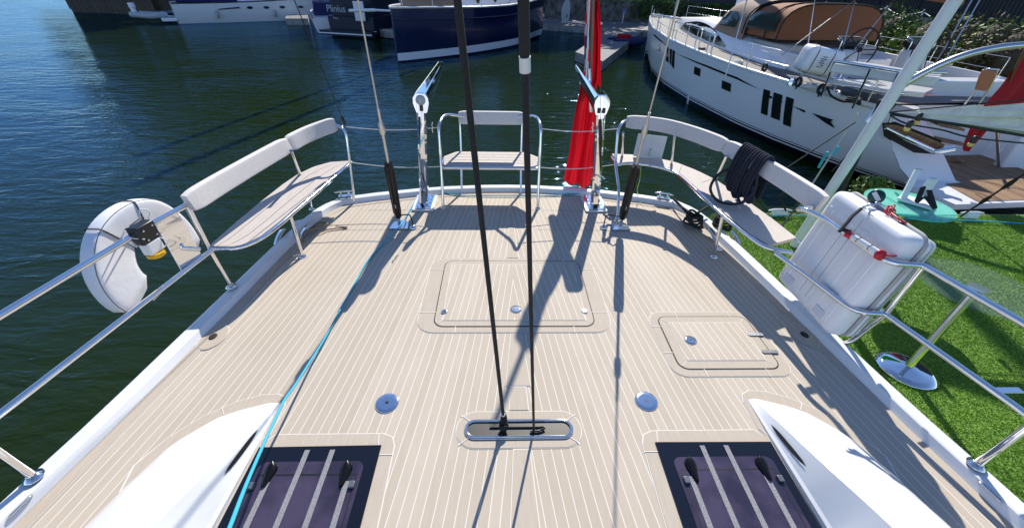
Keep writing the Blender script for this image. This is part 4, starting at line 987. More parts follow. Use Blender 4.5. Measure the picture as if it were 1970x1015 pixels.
# tall hull windows and square ports, dark on the white topsides
for q in (((1470, 171), (1484, 177), (1478, 224), (1465, 219)), ((1490, 178), (1506, 184), (1499, 233), (1484, 227)), ((1512, 187), (1528, 192), (1521, 243), (1506, 237)),
          ((1283, 88), (1287, 91), (1286, 122), (1282, 117)), ((1289, 92), (1293, 95), (1292, 127), (1288, 123)), ((1295, 96), (1299, 99), (1297, 132), (1293, 128)),
          ((1336, 128), (1349, 133), (1347, 149), (1335, 143)), ((1390, 153), (1408, 160), (1406, 177), (1389, 171)), ((1267, 87), (1271, 91), (1270, 99), (1267, 95))):
    quad_on_hull('hull_window', q, blackwin, hullo)
for (a, b) in (((1258, 66), (1282, 88)), ((1298, 100), (1360, 125)), ((1360, 125), (1420, 150)), ((1420, 150), (1467, 174)), ((1481, 184), (1487, 187)), ((1502, 193), (1508, 196)), ((1524, 202), (1550, 213))):
    quad_on_hull('cove_line', (a, b, (b[0], b[1]+2.6), (a[0], a[1]+2.6)), blackwin, hullo)
quad_on_hull('arrow_mark', ((1562, 217), (1603, 231), (1601, 236), (1609, 246), (1590, 236)), blackwin, hullo)
# decks
m = MB(); ring = [Y(u, -interp(u, HB), interp(u, SHZ)+.0) for u in us]+[Y(u, interp(u, HB), interp(u, SHZ)) for u in us[::-1]]
n_ = len(us)
ud = [max(u, 1.35) for u in us]; L1 = [Y(u, -interp(u, HB), interp(u, SHZ)) for u in ud]; L2 = [Y(u, -interp(u, HB)*.0, interp(u, SHZ)+.04) for u in ud]; L3 = [Y(u, interp(u, HB), interp(u, SHZ)) for u in ud]
m.loft([L1, L2, L3], 0, True, False, False); m.build('deck', greyteak, ny, fix=False)
m = MB()
for s in (-1, 1): m.tube([Y(max(u, .95), s*(interp(u, HB)-.05), interp(u, SHZ)+.03) for u in us[2:]], .055, 8)
m.build('bulwark', gel2, ny)
# transom, platform
def T_(u, s, z): return Y(u, s, z)
m = MB()
for s in (-1, 1):
    A0 = [hullpt(0, t, s) for t in (1, .8, .6, .4, .2, 0)]
    C = T_(-.1, s*1.16, -1.16); D = at(1816, 298, 1, 7.72) if s < 0 else T_(0, 1.3, -.75); E = T_(.75, s*1.75, -.10); F = T_(1.35, s*1.3, -.02); G = T_(1.35, s*1.16, -1.16)
    m.add(A0[:5]+[C, D, E], [(0, 1, 7), (1, 2, 6, 7), (2, 3, 4, 5, 6)])
    m.add([A0[4], A0[5], T_(0, 0, WZ), T_(0, 0, -1.2), C], [(0, 1, 2, 3, 4)])
    m.add([A0[0], E, F, T_(1.35, s*2.5, -.0)], [(0, 1, 2, 3)]); m.add([E, D, G, F], [(0, 1, 2, 3)]); m.add([D, C, G], [(0, 1, 2)])
m.add([T_(1.35, -1.3, -.02), T_(1.35, 1.3, -.02), T_(1.35, 1.16, -1.16), T_(1.35, -1.16, -1.16)], [(0, 1, 2, 3)])
m.build('transom', gel2, ny, fix=False)
m = MB(); pf = [(-1.05, -2.25), (-.25, -2.28), (1.34, -1.15), (1.34, 1.15), (-.25, 2.28), (-1.05, 2.25)]
n6 = 6
m.add([T_(u, s, -1.16) for u, s in pf]+[T_(u, s, -1.27) for u, s in pf], [tuple(range(6)), tuple(range(6, 12))[::-1]]+[(i, (i+1) % 6, 6+(i+1) % 6, 6+i) for i in range(6)]); pm = m.build('swim_platform', gel2, ny)
m = MB(); pf = [(-.98, -1.72), (-.20, -1.52), (-.16, -1.08), (1.30, -1.08), (1.30, 1.08), (-.16, 1.08), (-.2, 1.52), (-.98, 1.72)]
m.add([T_(u, s, -1.152) for u, s in pf], [tuple(range(8))]); po_ = m.build('platform_planks', teakN, pm, fix=True)
for px0, py0, px1, py1 in ((1792, 231, 1843, 243), (1795, 261, 1847, 272), (1798, 296, 1849, 303)):
    a = at(px0, py0, 1, 8.85); b = at(px1, py1, 1, 8.55); q4 = [a, b, b+V(.02, -.16, -.01), a+V(-.02, -.30, -.01)]
    m = MB(); m.add(q4+[p-V(0, 0, .05) for p in q4], [(0, 1, 2, 3), (7, 6, 5, 4), (0, 4, 5, 1), (1, 5, 6, 2), (2, 6, 7, 3), (3, 7, 4, 0)]); m.build('boarding_step', teakN, ny)
# passerelle locker with teak lid, its shaded recess only a flat dark sheet on the quarter
def QY(px, off_=0): return 8.12-(px-1697)/115*.45-.10-off_
def qp(px, py, o=0): return at(px, py, 1, QY(px, o))
m = MB(); m.add([qp(*q) for q in ((1697, 237), (1722, 234), (1812, 270), (1806, 297), (1748, 293), (1700, 262))], [tuple(range(6))]); m.build('locker_shade', MATS['dark_rubber'], ny, fix=False)
m = MB(); q4 = [qp(*q, .04) for q in ((1703, 239), (1728, 241), (1818, 278), (1800, 287))]
m.add(q4+[p-V(0, 0, .05) for p in q4], [(0, 1, 2, 3), (0, 4, 5, 1), (1, 5, 6, 2), (2, 6, 7, 3), (3, 7, 4, 0)]); m.build('gangway', teakN, ny)
m = MB(); m.tube([qp(1704, 246, .05), qp(1798, 292, .05)], .035, 8); m.tube([qp(1740, 263, .06), qp(1796, 289, .06)], .055, 10); m.tube([qp(1798, 292, .08), qp(1838, 286, .08)], .06, 10); m.build('gangway_frame', chrome, ny)
m = MB(); a = at(1925, 225, 1, 8.2); m.tube([at(1918, 240, 1, 8.2), at(1922, 325, 1, 8.2)], .03, 8); m.build('shower_post', steel, ny)
m = MB(); m.box(at(1965, 285, 1, 8.3), (.55, .2, 1.0)); m.build('fender_box', gel2, ny, bevel=.05)
# coachroof
m = MB(); rings = []
CR = [(5.2, .30, 1.7), (6.0, .42, 1.8), (8, .60, 1.75), (10, .75, 1.6), (12, .72, 1.35), (14, .5, .95), (15.6, .34, .4)]
for u in np.linspace(5.2, 15.6, 26):
    h_ = float(np.interp(u, [c[0] for c in CR], [c[1] for c in CR])); w_ = float(np.interp(u, [c[0] for c in CR], [c[2] for c in CR])); z0 = interp(u, SHZ)
    rings.append([Y(u, -w_, z0), Y(u, -w_*.96, z0+(h_-.0)*.55), Y(u, -w_*.80, z0+h_*.88), Y(u, -w_*.4, z0+h_), Y(u, w_*.4, z0+h_), Y(u, w_*.80, z0+h_*.88), Y(u, w_*.96, z0+h_*.55), Y(u, w_, z0)])
m.loft(rings, 0, True, False, False); cr = m.build('coachroof', gel2, ny, fix=True)
def roofpt(u, t, o=.01):
    h_ = float(np.interp(u, [c[0] for c in CR], [c[1] for c in CR])); w_ = float(np.interp(u, [c[0] for c in CR], [c[2] for c in CR])); z0 = interp(u, SHZ)
    pts = [(w_, 0), (w_*.96, h_*.55), (w_*.80, h_*.88)]; q = t*2; i = min(1, int(q)); f_ = q-i
    a, b = pts[i], pts[i+1]; return Y(u, -(a[0]+(b[0]-a[0])*f_+o), z0+a[1]+(b[1]-a[1])*f_+o)
m = MB(); rows = []
for k in range(14):
    u = 8.6+5.2*k/13; lo = .10; hi = .10+.72*math.sin(math.pi*min(1, .10+.8*(1-k/13)**1.0+.05)) if k < 13 else .12
    rows.append([roofpt(u, lo), roofpt(u, (lo+max(hi, .12))/2), roofpt(u, max(hi, .12))])
m.loft(rows, 0, True, False, False); m.build('saloon_window', blackwin, cr, fix=False)
# sprayhood + bimini
def hood(name, u0, u1, w, z0, h, mt, front=.6):
    m = MB(); rings = []
    for k in range(9):
        t = k/8; u = u0+(u1-u0)*t; hh = h*(1 if t < .55 else math.cos((t-.55)/.45*math.pi/2*front)); ww = w*(1-.10*t)
        rings.append([Y(u, ww*math.copysign(abs(math.cos(a))**.55, math.cos(a)), z0+hh*math.sin(a)**.6) for a in np.linspace(math.pi, 0, 15)])
    m.loft(rings, 0, True, False, False); return m.build(name, mt, ny, fix=True)
sh_ = hood('sprayhood', 7.9, 10.4, 1.6, .55, 1.15, tanc, 1.0)
def hood_win(a, b, z0, z1, par, mt=tint, y=None): pass
_a = None
hb = hood('cockpit_tent', 6.1, 7.95, 1.65, .72, .92, orangec, .2)
m = MB()
for u in (6.1, 6.7, 7.9): m.tube([Y(u, 1.67*math.copysign(abs(math.cos(a))**.55, math.cos(a)), .72+.93*math.sin(a)**.6) for a in np.linspace(math.pi, 0, 15)], .022, 6)
m.build('canopy_seam', blackfab, hb)
m = MB(); m.add([Y(6.1, 1.65*math.copysign(abs(math.cos(a))**.55, math.cos(a)), .72+.92*math.sin(a)**.6) for a in np.linspace(math.pi, 0, 15)], [tuple(range(15))]); m.build('end_panel', orangec, hb, fix=False)
m = MB(); rows = []
for k in range(7):
    u = 6.3+1.45*k/6; rows.append([Y(u, -1.675, .92), Y(u, -1.665, 1.1), Y(u, -1.60, 1.38 if 0 < k < 6 else 1.25)])
m.loft(rows, 0, True, False, False); m.build('tent_window', tint, hb, fix=False)
m = MB(); rows = []
for k in range(5):
    u = 8.5+1.0*k/4; rows.append([Y(u, -1.61, .85), Y(u, -1.58, 1.1), Y(u, -1.50, 1.3 if 0 < k < 4 else 1.1)])
m.loft(rows, 0, True, False, False); m.build('hood_window', tint, sh_, fix=False)
# cockpit: coamings, consoles with wheels, aft seats
m = MB()
for s in (-1, 1):
    m.loft([[Y(u, s*(1.55-.02*u), .02), Y(u, s*(1.75-.02*u), .02), Y(u, s*(1.72-.02*u), .42-.03*(4-u)), Y(u, s*(1.5-.02*u), .46-.03*(4-u))] for u in (2.2, 3.4, 5, 7.5)], 0, False)
m.box(Y(2.2, 0, .18), (3.0, .5, .34)); m.box(Y(6, 0, .2), (2.6, 2.2, .36))
m.build('cockpit', gel2, ny, bevel=.03)
for s in (-1.0, 1.0):
    m = MB(); m.box(Y(4.1, s, .35), (.55, .4, .75)); m.build('helm_console', gel2, ny, bevel=.08)
    c = Y(3.75, s, .75); m = MB(); m.tube([c+SS*.48*math.cos(a)+V(0, 0, .48*math.sin(a)) for a in np.linspace(0, 6.283, 33)[:-1]], .018, 8, closed=True)
    for k in range(5): a = k*1.2566; m.tube([c, c+SS*.47*math.cos(a)+V(0, 0, .47*math.sin(a))], .012, 6)
    m.lathe([(.06, 0), (.05, .05), (.0005, .05)], c, tuple(-UU), 14); m.build('steering_wheel', rubber, ny)
    m = MB(); m.tube(fillet([Y(4.0, s-.35, .72), Y(4.0, s-.35, .95), Y(4.25, s-.3, 1.0), Y(4.25, s+.3, 1.0), Y(4.0, s+.35, .95), Y(4.0, s+.35, .72)], .05), .016, 8); m.build('console_rail', steel, ny)
    m = MB(); m.box(Y(4.2, s, .82), (.5, .3, .16), Matrix.Rotation(.4, 3, 'X')); m.build('instrument_pod', black, ny, bevel=.03)
# rails
def nrail(u0, u1, n, hgt, s, z=.0, top=True):
    m = MB(); us_ = np.linspace(u0, u1, n); tops = []
    for u in us_:
        b = Y(u, s*(interp(u, HB)-.06), interp(u, SHZ)+.04); t_ = b+V(0, 0, hgt); tops.append(t_); m.tube([b, t_], .014, 8)
    return m, tops
for s in (-1, 1):
    m, tops = nrail(3.2, 17.5, 8, .62, s)
    m.tube(tops, .007, 6); m.tube([t-V(0, 0, .3) for t in tops], .006, 6); m.build('lifeline', steel, ny)
m = MB(); pr = [Y(3.2, -2.75, .66), Y(2.2, -2.65, .68), Y(1.4, -2.5, .70)]
for dz_ in (0, -.33): m.tube([p+V(0, 0, dz_) for p in pr], .022, 10)
for p in pr: m.tube([p, p-V(0, 0, .66)], .018, 8)
m.build('pushpit', steel, ny); m = MB()
pr2 = [Y(1.4, 2.35, .70), Y(1.4, 1.3, .72)]
for dz_ in (0, -.33): m.tube([p+V(0, 0, dz_) for p in pr2], .022, 10)
for p in pr2: m.tube([p, p-V(0, 0, .7)], .018, 8)
m.build('pushpit', steel, ny)
m = MB(); m.loft([[Y(u, -2.70+.05*(3.2-u), .28), Y(u, -2.20, .28), Y(u, -2.20, .36), Y(u, -2.70+.05*(3.2-u), .36)] for u in (3.6, 2.6, 1.4)], 0, False); m.build('quarter_seat', gel2, ny, bevel=.02)
q = [at(*p, 1, 8.3) for p in ((1893, 134), (1918, 137), (1908, 160), (1898, 176), (1878, 173), (1884, 152))]
m = MB(); m.add([p for p in q]+[p+V(.02, .06, 0) for p in q], [tuple(range(6)), tuple(range(6, 12))[::-1]]+[(i, (i+1) % 6, 6+(i+1) % 6, 6+i) for i in range(6)]); m.build('seat_back', mat('honey_wood', (.42, .20, .08), .5), ny, bevel=.02)
m = MB(); m.tube([at(1921, 134, 1, 8.33), at(1897, 132, 1, 8.33), at(1878, 172, 1, 8.33), at(1853, 205, 1, 8.33)], .018, 8); m.build('seat_frame', steel, ny)
m = MB(); m.tube([at(1921, 134, 1, 8.33), at(1900, 176, 1, 8.33), at(1880, 205, 1, 8.33)], .018, 8); m.build('seat_frame', steel, ny)
# long white quarter bench and coaming edge
def slab(name, top, bot, z, th, mt):
    A_ = resample([at(*p, 2, z) for p in top], 14); B_ = resample([at(*p, 2, z) for p in bot], 14)
    m = MB(); m.loft([[a, a-V(0, 0, th), b-V(0, 0, th), b] for a, b in zip(A_, B_)], 0, False); return m.build(name, mt, ny, bevel=.02)
slab('quarter_bench', [(1612, 143), (1660, 146), (1720, 158), (1797, 170)], [(1604, 152), (1650, 160), (1710, 172), (1780, 178)], .36, .10, gel)
slab('coaming_edge', [(1608, 114), (1680, 122), (1740, 132), (1815, 139)], [(1604, 122), (1670, 131), (1730, 141), (1806, 149)], .80, .16, gel2)
m = MB(); m.tube([at(1606, 118, 2, .84), at(1672, 128, 2, .84), at(1735, 138, 2, .84), at(1820, 140, 2, .84)], .028, 10); m.tube([at(1590, 160, 2, .30), at(1650, 168, 2, .30), at(1712, 180, 2, .30), at(1795, 183, 2, .30)], .024, 10)
for p0_, p1_b in (((1606, 118), (1580, 185)), ((1675, 132), (1640, 208)), ((1728, 140), (1700, 205))):
    m.tube([at(*p0_, 2, .84), at(*p1_b, 2, .05)], .02, 8)
m.build('bench_rail', steel, ny)
for u_, s_ in ((6.6, -1.2), (6.6, 1.2)):
    m = MB(); m.box(Y(u_, s_, .5), (.55, 1.9, .22)); m.build('cockpit_bench', MATS['quilt'] if 'quilt' in MATS else mat('quilt', (.55, .50, .46), .8), ny, bevel=.05)
for u_ in (7.4, 8.3, 10.5, 13.0):
    p = Y(u_, -(interp(u_, HB)-.1), interp(u_, SHZ)+.05); m = MB(); m.tube(fillet([p, p+V(0, 0, .62), p+UU*.28+V(0, 0, .62), p+UU*.28], .06), .018, 8); m.tube([p+V(0, 0, .32), p+UU*.28+V(0, 0, .32)], .012, 6); m.build('gate_hoop', steel, ny)
for k, (px, py) in enumerate(((1602, 182), (1640, 196), (1560, 168), (1350, 97), (1420, 122))):
    c = at(px, py, 2, .10); m = MB(); 
    for j in range(3): m.tube([c+V((.13-.02*j)*math.cos(a), (.16-.02*j)*math.sin(a), .03*j+.02*math.sin(2*a+j)) for a in np.linspace(0, 6.283, 13)[:-1]], .022, 6, closed=True)
    m.build('coiled_line', ropeB if k % 2 else ropeW, ny)
m = MB(); m.tube(spline([at(1592, 168, 2, .35), at(1600, 185, 2, .15), at(1625, 196, 2, .08), at(1650, 190, 2, .1)]), .02, 6); m.build('hose', ropeB, ny)
# curved davit arm
m = MB(); m.tube(spline([at(1665, 235, 1, 7.4), at(1700, 195, 1, 7.4), at(1760, 150, 1, 7.3), at(1840, 112, 1, 7.2), at(1920, 92, 1, 7.1), at(2010, 84, 1, 7.0)]), .055, 14); m.build('davit_arm', steelB, ny)
# blocks on the side deck
for px, py in ((1471, 130), (1536, 158), (1580, 172)):
    c = at(px, py, 2, .16); m = MB(); m.tube([c+V(.0, .09*math.cos(a), .09*math.sin(a)) for a in np.linspace(0, 6.283, 15)[:-1]], .035, 8, closed=True); m.tube([c-V(0, 0, .16), c-V(0, 0, .06)], .02, 8); m.build('pulley_block', black, ny)
m = MB(); m.lathe([(.075, 0), (.075, .12), (.055, .16), (.07, .2), (.0005, .2)], at(1520, 165, 2, .05), seg=16); m.build('winch', steel, ny)
# masts and stays of the neighbour
m = MB(); mb_ = Y(11.2, 0, .9); m.tube([mb_, mb_+V(0, 0, 22)], .16, 14); m.build('mast', gel2, ny)
for a, b in (((1395, 150, 9.5), (1437, 0, 9.6)), ((1546, 140, 9.2), (1568, 0, 9.4)), ((1608, 145, 8.2), (1630, 60, 8.2)), ((1500, 110, 9), (1645, 0, 9.3)), ((1790, 140, 8.4), (1870, 0, 8.6)), ((1810, 130, 8.3), (1885, 0, 8.6)), ((1600, 150, 8.3), (1720, 0, 8.5)), ((1290, 60, 22), (1302, 0, 22))):
    pa = at(a[0], a[1], 1, a[2]+3); pb_ = at(b[0], b[1], 1, a[2]+3.4); m = MB(); m.tube([pa, pb_, pb_+(pb_-pa)*2], .016, 6); m.build('stay', steelB, ny)
m = MB(); bimini = [at(1480, -10, 1, 11.5), at(1700, -12, 1, 11.5), at(1852, 12, 1, 10.5), at(1800, -40, 1, 12.5)]
rows = [[bimini[0], bimini[0].lerp(bimini[1], .5), bimini[1], bimini[2]], [p+V(0, .0, .10) for p in (bimini[0], bimini[0].lerp(bimini[1], .5), bimini[1], bimini[2])], [p+V(.3, 1.6, .12) for p in (bimini[0], bimini[0].lerp(bimini[1], .5), bimini[1], bimini[2])]]
m.loft(rows, 0, True, False, False); m.build('bimini', orangec, ny, fix=False)
# ensign of neighbour
en2 = tag(empty('ensign_flag'), 'red ensign hanging over the stern of the white yacht at the right edge', 'flag')
Lf = [(1990, 80), (1960, 120), (1930, 170), (1900, 200), (1878, 235), (1865, 262), (1853, 290)]; Rf = [(2010, 150), (1995, 175), (1985, 195), (1930, 235), (1905, 250), (1893, 262), (1862, 290)]
rows = []
for j in range(7):
    a = at(*Lf[j], 1, 7.3); b = at(*Rf[j], 1, 7.3); rows.append([a.lerp(b, i/12)+V(0, .06*math.sin(i*1.1+j*.4), 0) for i in range(13)])
m = MB(); m.loft(rows, 0, True, False, False); m.build('cloth', mat('crimson_cloth', (.40, .006, .018), .8), en2, fix=False, subsurf=1)
m = MB(); m.tube([at(1895, 250, 1, 7.5), at(1990, 60, 1, 7.2)], .02, 8); m.build('staff', wood, en2)
# small liferaft on neighbour
nl = tag(empty('liferaft_canister'), 'small white liferaft canister with dark bands on the side rail of the white yacht', 'liferaft')
nc = at(1575, 117, 1, 9.6)
q = (nc-CAM); scl = q.dot(BF)/FPX
canister('shell', nc, (scl*66, .50, scl*46), nl, canis, Matrix.Rotation(math.radians(-8), 3, 'Z') @ Matrix.Rotation(math.radians(10), 3, 'Y'), .13)
Rn = Matrix.Rotation(math.radians(-8), 3, 'Z') @ Matrix.Rotation(math.radians(10), 3, 'Y')
m = MB()
for dx in (-.30, .16): 
    ring = [nc+Rn @ V(dx*scl*66, p[0], p[1]) for p in rrect(-.252, -scl*23.2, .252, scl*23.2, .13, 6)]; m.tube(ring, .010, 6, closed=True)
m.build('strap', black, nl)
m = MB()
for k in range(5):
    for j in range(6):
        if random.random() < .75: m.box(nc+Rn @ V((-.08+.030*k)*scl*66-.04, -.257, (.18-.075*j)*scl*46), (random.uniform(.012, .022), .004, .016), Rn)
m.build('printed_text', black, nl)
# ================================================================== navy sailing boat
nb = tag(empty('navy_sailing_boat'), 'navy blue sailing boat with white waterline stripe moored behind the stern', 'sailing boat')
N0 = V(-5.5, 23.7, 0)+V(1.15, 1.5, 0)*0; 
near = [(-5.55, 23.6), (-4.6, 24.3), (-2.1, 26.6), (.3, 29.6), (2.1, 32.8), (3.2, 35.4), (3.6, 37.2)]
axd = V(near[-1][0]-near[0][0], near[-1][1]-near[0][1], 0).normalized(); sd = V(-axd.y, axd.x, 0)
far = [(-5.62, 23.65), (-6.0, 25.8), (-5.5, 29.4), (-3.4, 32.9), (-.4, 35.6), (1.9, 37.2), (3.6, 37.25)]
sh_n = [.84, .82, .78, .80, .92, 1.1, 1.3]
nr = resample(spline([V(*q, 0) for q in near], 6), 30); fr_ = resample(spline([V(*q, 0) for q in far], 6), 30)
rings = []; ndeck = []
for i in range(30):
    t = i/29; z = float(np.interp(t*6, range(7), sh_n)); a, b = nr[i], fr_[i]; c = (a+b)/2
    fl_ = .35*t; out = (a-c)
    wl = a if t < .6 else a.lerp(c, (t-.6)/.4*.8); wl = wl-axd*(t**3)*1.2; wb_ = b if t < .6 else b.lerp(c, (t-.6)/.4*.8); wb_ = wb_-axd*(t**3)*1.2
    w1 = a.lerp(c, -.04); w2 = b.lerp(c, -.04)
    rings.append([c+V(0, 0, WZ-.4), wl+V(0, 0, WZ), wl.lerp(w1, .25)+V(0, 0, WZ+.06+.14*t), wl.lerp(w1, .4)+V(0, 0, WZ+.42+.18*t), wl.lerp(w1, .75)+V(0, 0, z-.55), w1+V(0, 0, z-.53), w1+V(0, 0, z), w2+V(0, 0, z), wb_+V(0, 0, WZ)])
m = MB()
n9 = 9
for i in range(29):
    for k in range(n9):
        if k in (6,): continue
        q = [rings[i][k], rings[i][(k+1) % n9], rings[i+1][(k+1) % n9], rings[i+1][k]]
        m.add(q, [(0, 1, 2, 3)], 1 if k == 2 else 0, True)
m.add(rings[0], [tuple(range(n9))], 0)
hh = m.build('hull', [navyhull, gel2], nb, fix=True)
m = MB()
m.loft([[r[6]-V(0, 0, .05) for r in rings], [r[7]-V(0, 0, .05) for r in rings]], 0, False, False, False); m.build('deck', greyteak, nb, fix=False)
m = MB(); m.tube([r[6] for r in rings], .05, 8); m.tube([r[7] for r in rings], .05, 8); m.build('cap_rail', gel2, nb)
m = MB(); m.tube([r[5]-V(0, 0, .0)+(r[6]-r[7]).normalized()*.03 for r in rings], .03, 6); m.build('rubbing_strake', navyhull, nb)
m = MB()
tops = []
for i in range(1, 30, 3): p = rings[i][6]; m.tube([p, p+V(0, 0, .65)], .015, 6); tops.append(p+V(0, 0, .65))
m.tube(tops, .012, 6); m.tube([t-V(0, 0, .3) for t in tops], .010, 6); m.build('guard_rail', steel, nb)
def along(i0, i1, fr0, fr1, z0, z1, name, mt, par, top=.8):
    m = MB(); rr = []
    for i in range(i0, i1+1):
        a = rings[i][6].lerp(rings[i][7], fr0); b = rings[i][6].lerp(rings[i][7], fr1); a.z = b.z = 0; zz = rings[i][6].z
        rr.append([a+V(0, 0, zz+z0), b+V(0, 0, zz+z0), b.lerp(a, .12)+V(0, 0, zz+z1), a.lerp(b, .12)+V(0, 0, zz+z1)])
    m.loft(rr, 0, False); return m.build(name, mt, par, bevel=.04)
cab = along(8, 22, .22, .78, -.05, .55, 'cabin', gel2, nb)
m = MB()
for i in (9, 12, 15, 18):
    a = rings[i][6].lerp(rings[i][7], .235); p = V(a.x, a.y, rings[i][6].z+.25); m.lathe([(.16, 0), (.16, .03), (.0005, .03)], p, tuple(-sd), 14)
m.build('porthole', blackwin, cab)
dh = along(4, 9, .2, .8, -.05, 1.1, 'dodger', tanc, nb); m = MB()
for k in range(3):
    i = 4+int(k*1.6); a = rings[i][6].lerp(rings[i][7], .225); b = rings[i+1][6].lerp(rings[i+1][7], .225); m.add([V(a.x, a.y, 1.1), V(b.x, b.y, 1.1), V(b.x, b.y, 1.65), V(a.x, a.y, 1.65)], [(0, 1, 2, 3)])
m.build('dodger_window', tint, dh, fix=False)
m = MB(); p = rings[14][6].lerp(rings[14][7], .5); m.tube([p, p+V(0, 0, 16)], .11, 12); p = rings[5][6].lerp(rings[5][7], .5); m.tube([p, p+V(0, 0, 11)], .09, 12); m.build('mast', mat('mast_grey', (.35, .35, .36), .4), nb)
# ================================================================== motor boats at left
def mboat(name, lab, hullmat, P0, P1, depth, fb, cat='motor boat', cabh=1.2, cabmat=None, stripe=True, group=None):
    r = tag(empty(name), lab, cat, group); a = V(*P0, 0); b = V(*P1, 0); d = (b-a).normalized(); n = V(-d.y, d.x, 0)
    if n.y < 0: n = -n
    Lh = (b-a).length; rings = []
    for k in range(15):
        t = k/14; w = depth/2*(1 if t < .6 else math.cos((t-.6)/.4*1.45)); z = fb*(1+.35*t*t); c = a+d*Lh*t+n*depth/2; ww = w*.86
        o = -d*.0 if t > .02 else d*0
        rings.append([c-n*ww*.4+V(0, 0, WZ-.3), c-n*ww+V(0, 0, WZ), c-n*w*1.0+V(0, 0, WZ+z*.5), c-n*w+V(0, 0, WZ+z), c+n*w+V(0, 0, WZ+z), c+n*ww+V(0, 0, WZ)])
    m = MB(); m.loft(rings, 0, True); h = m.build('hull', hullmat, r)
    h.data.set_sharp_from_angle(angle=math.radians(40))
    m = MB(); m.tube([q[3]+V(0, 0, -.03) for q in rings], .05, 6); m.build('rubbing_strake', gel2 if hullmat is not gel2 else navyhull, r)
    if cabh:
        m = MB(); rr = []
        for k in range(7):
            t = .22+.45*k/6; c = a+d*Lh*t+n*depth/2; w = depth/2*.78; h0 = WZ+fb*(1+.35*t*t); hh = cabh*(1 if k < 5 else 1-.4*(k-4))
            rr.append([c-n*w+V(0, 0, h0), c-n*w*.85+V(0, 0, h0+hh), c+n*w*.85+V(0, 0, h0+hh), c+n*w+V(0, 0, h0)])
        m.loft(rr, 0, False); cb = m.build('cabin', cabmat or gel2, r, bevel=.06)
        m = MB()
        for k in range(4):
            t = .28+.085*k; c = a+d*Lh*t+n*depth/2; w = depth/2*.78; h0 = WZ+fb*(1+.35*t*t)
            m.add([c-n*(w*.965)+V(0, 0, h0+cabh*.35)-n*.02, c+d*Lh*.07-n*(w*.965)+V(0, 0, h0+cabh*.35)-n*.02, c+d*Lh*.07-n*(w*.89)+V(0, 0, h0+cabh*.8)-n*.02, c-n*(w*.89)+V(0, 0, h0+cabh*.8)-n*.02], [(0, 1, 2, 3)])
        m.build('window', blackwin, cb, fix=False)
    return r, rings, a, d, n, Lh
wc, R9, a9, d9, n9_, L9 = mboat('motor_cruiser', 'white motor cruiser with navy trim lying broadside at upper left', gel2, (-28.6, 41.7), (-17.2, 50.0), 3.6, 1.55, cabh=1.5)
m = MB()
for t in (.42, .52, .62, .74):
    c = a9+d9*L9*t-n9_*.0+V(0, 0, WZ+1.15); w = .05
    m.add([c+n9_*.02*0-n9_*.06+d9*.26*math.cos(q)+V(0, 0, .11*math.sin(q)) for q in np.linspace(0, 6.283, 15)[:-1]], [tuple(range(14))])
m.build('porthole', blackwin, wc, fix=False)
m = MB(); c0 = a9-d9*1.1; m.add([c0+n9_*.2+V(0, 0, WZ+.45), a9+n9_*.0+V(0, 0, WZ+.45), a9+n9_*3.4+V(0, 0, WZ+.45), c0+n9_*3.2+V(0, 0, WZ+.45)]+[q-V(0, 0, .25) for q in (c0+n9_*.2+V(0, 0, WZ+.45), a9+V(0, 0, WZ+.45), a9+n9_*3.4+V(0, 0, WZ+.45), c0+n9_*3.2+V(0, 0, WZ+.45))], [(0, 1, 2, 3), (7, 6, 5, 4), (0, 4, 5, 1), (1, 5, 6, 2), (2, 6, 7, 3), (3, 7, 4, 0)]); m.build('bathing_platform', gel2, wc, bevel=.04)
m = MB(); m.add([a9+d9*(1.5+k*.0)-n9_*.05+V(0, 0, WZ+1.0) for k in (0,)], []); 
m.add([a9+d9*3.2-n9_*.07+V(0, 0, WZ+1.0), a9+d9*5.2-n9_*.07+V(0, 0, WZ+1.12), a9+d9*5.0-n9_*.07+V(0, 0, WZ+1.22), a9+d9*3.5-n9_*.07+V(0, 0, WZ+1.1)], [(0, 1, 2, 3)]); m.build('side_flash', navycl, wc, fix=False)
m = MB(); m.loft([[a9+d9*(L9*t)+n9_*q+V(0, 0, WZ+z) for q, z in ((.15, 1.6), (.2, 2.5), (3.2, 2.5), (3.4, 1.6))] for t in (.03, .36)], 0, False); m.build('canvas_cover', navycl, wc, bevel=.08)
for t in (.22, .56):
    c = a9+d9*L9*t-n9_*.14; m = MB(); m.lathe([(.02, 0), (.12, .08), (.13, .3), (.12, .55), (.02, .64)], c+V(0, 0, WZ+.35), seg=14); f_ = m.build('fender', alug)
    tag(f_, ('white fender hanging near the stern of the white cruiser', 'white fender hanging amidships on the white cruiser')[t > .4], 'fender', 'fenders of the white cruiser')
    m = MB(); m.tube([c+V(0, 0, WZ+.95), c+V(0, 0, WZ+1.6)], .012, 5); m.build('lanyard', ropeW, f_)
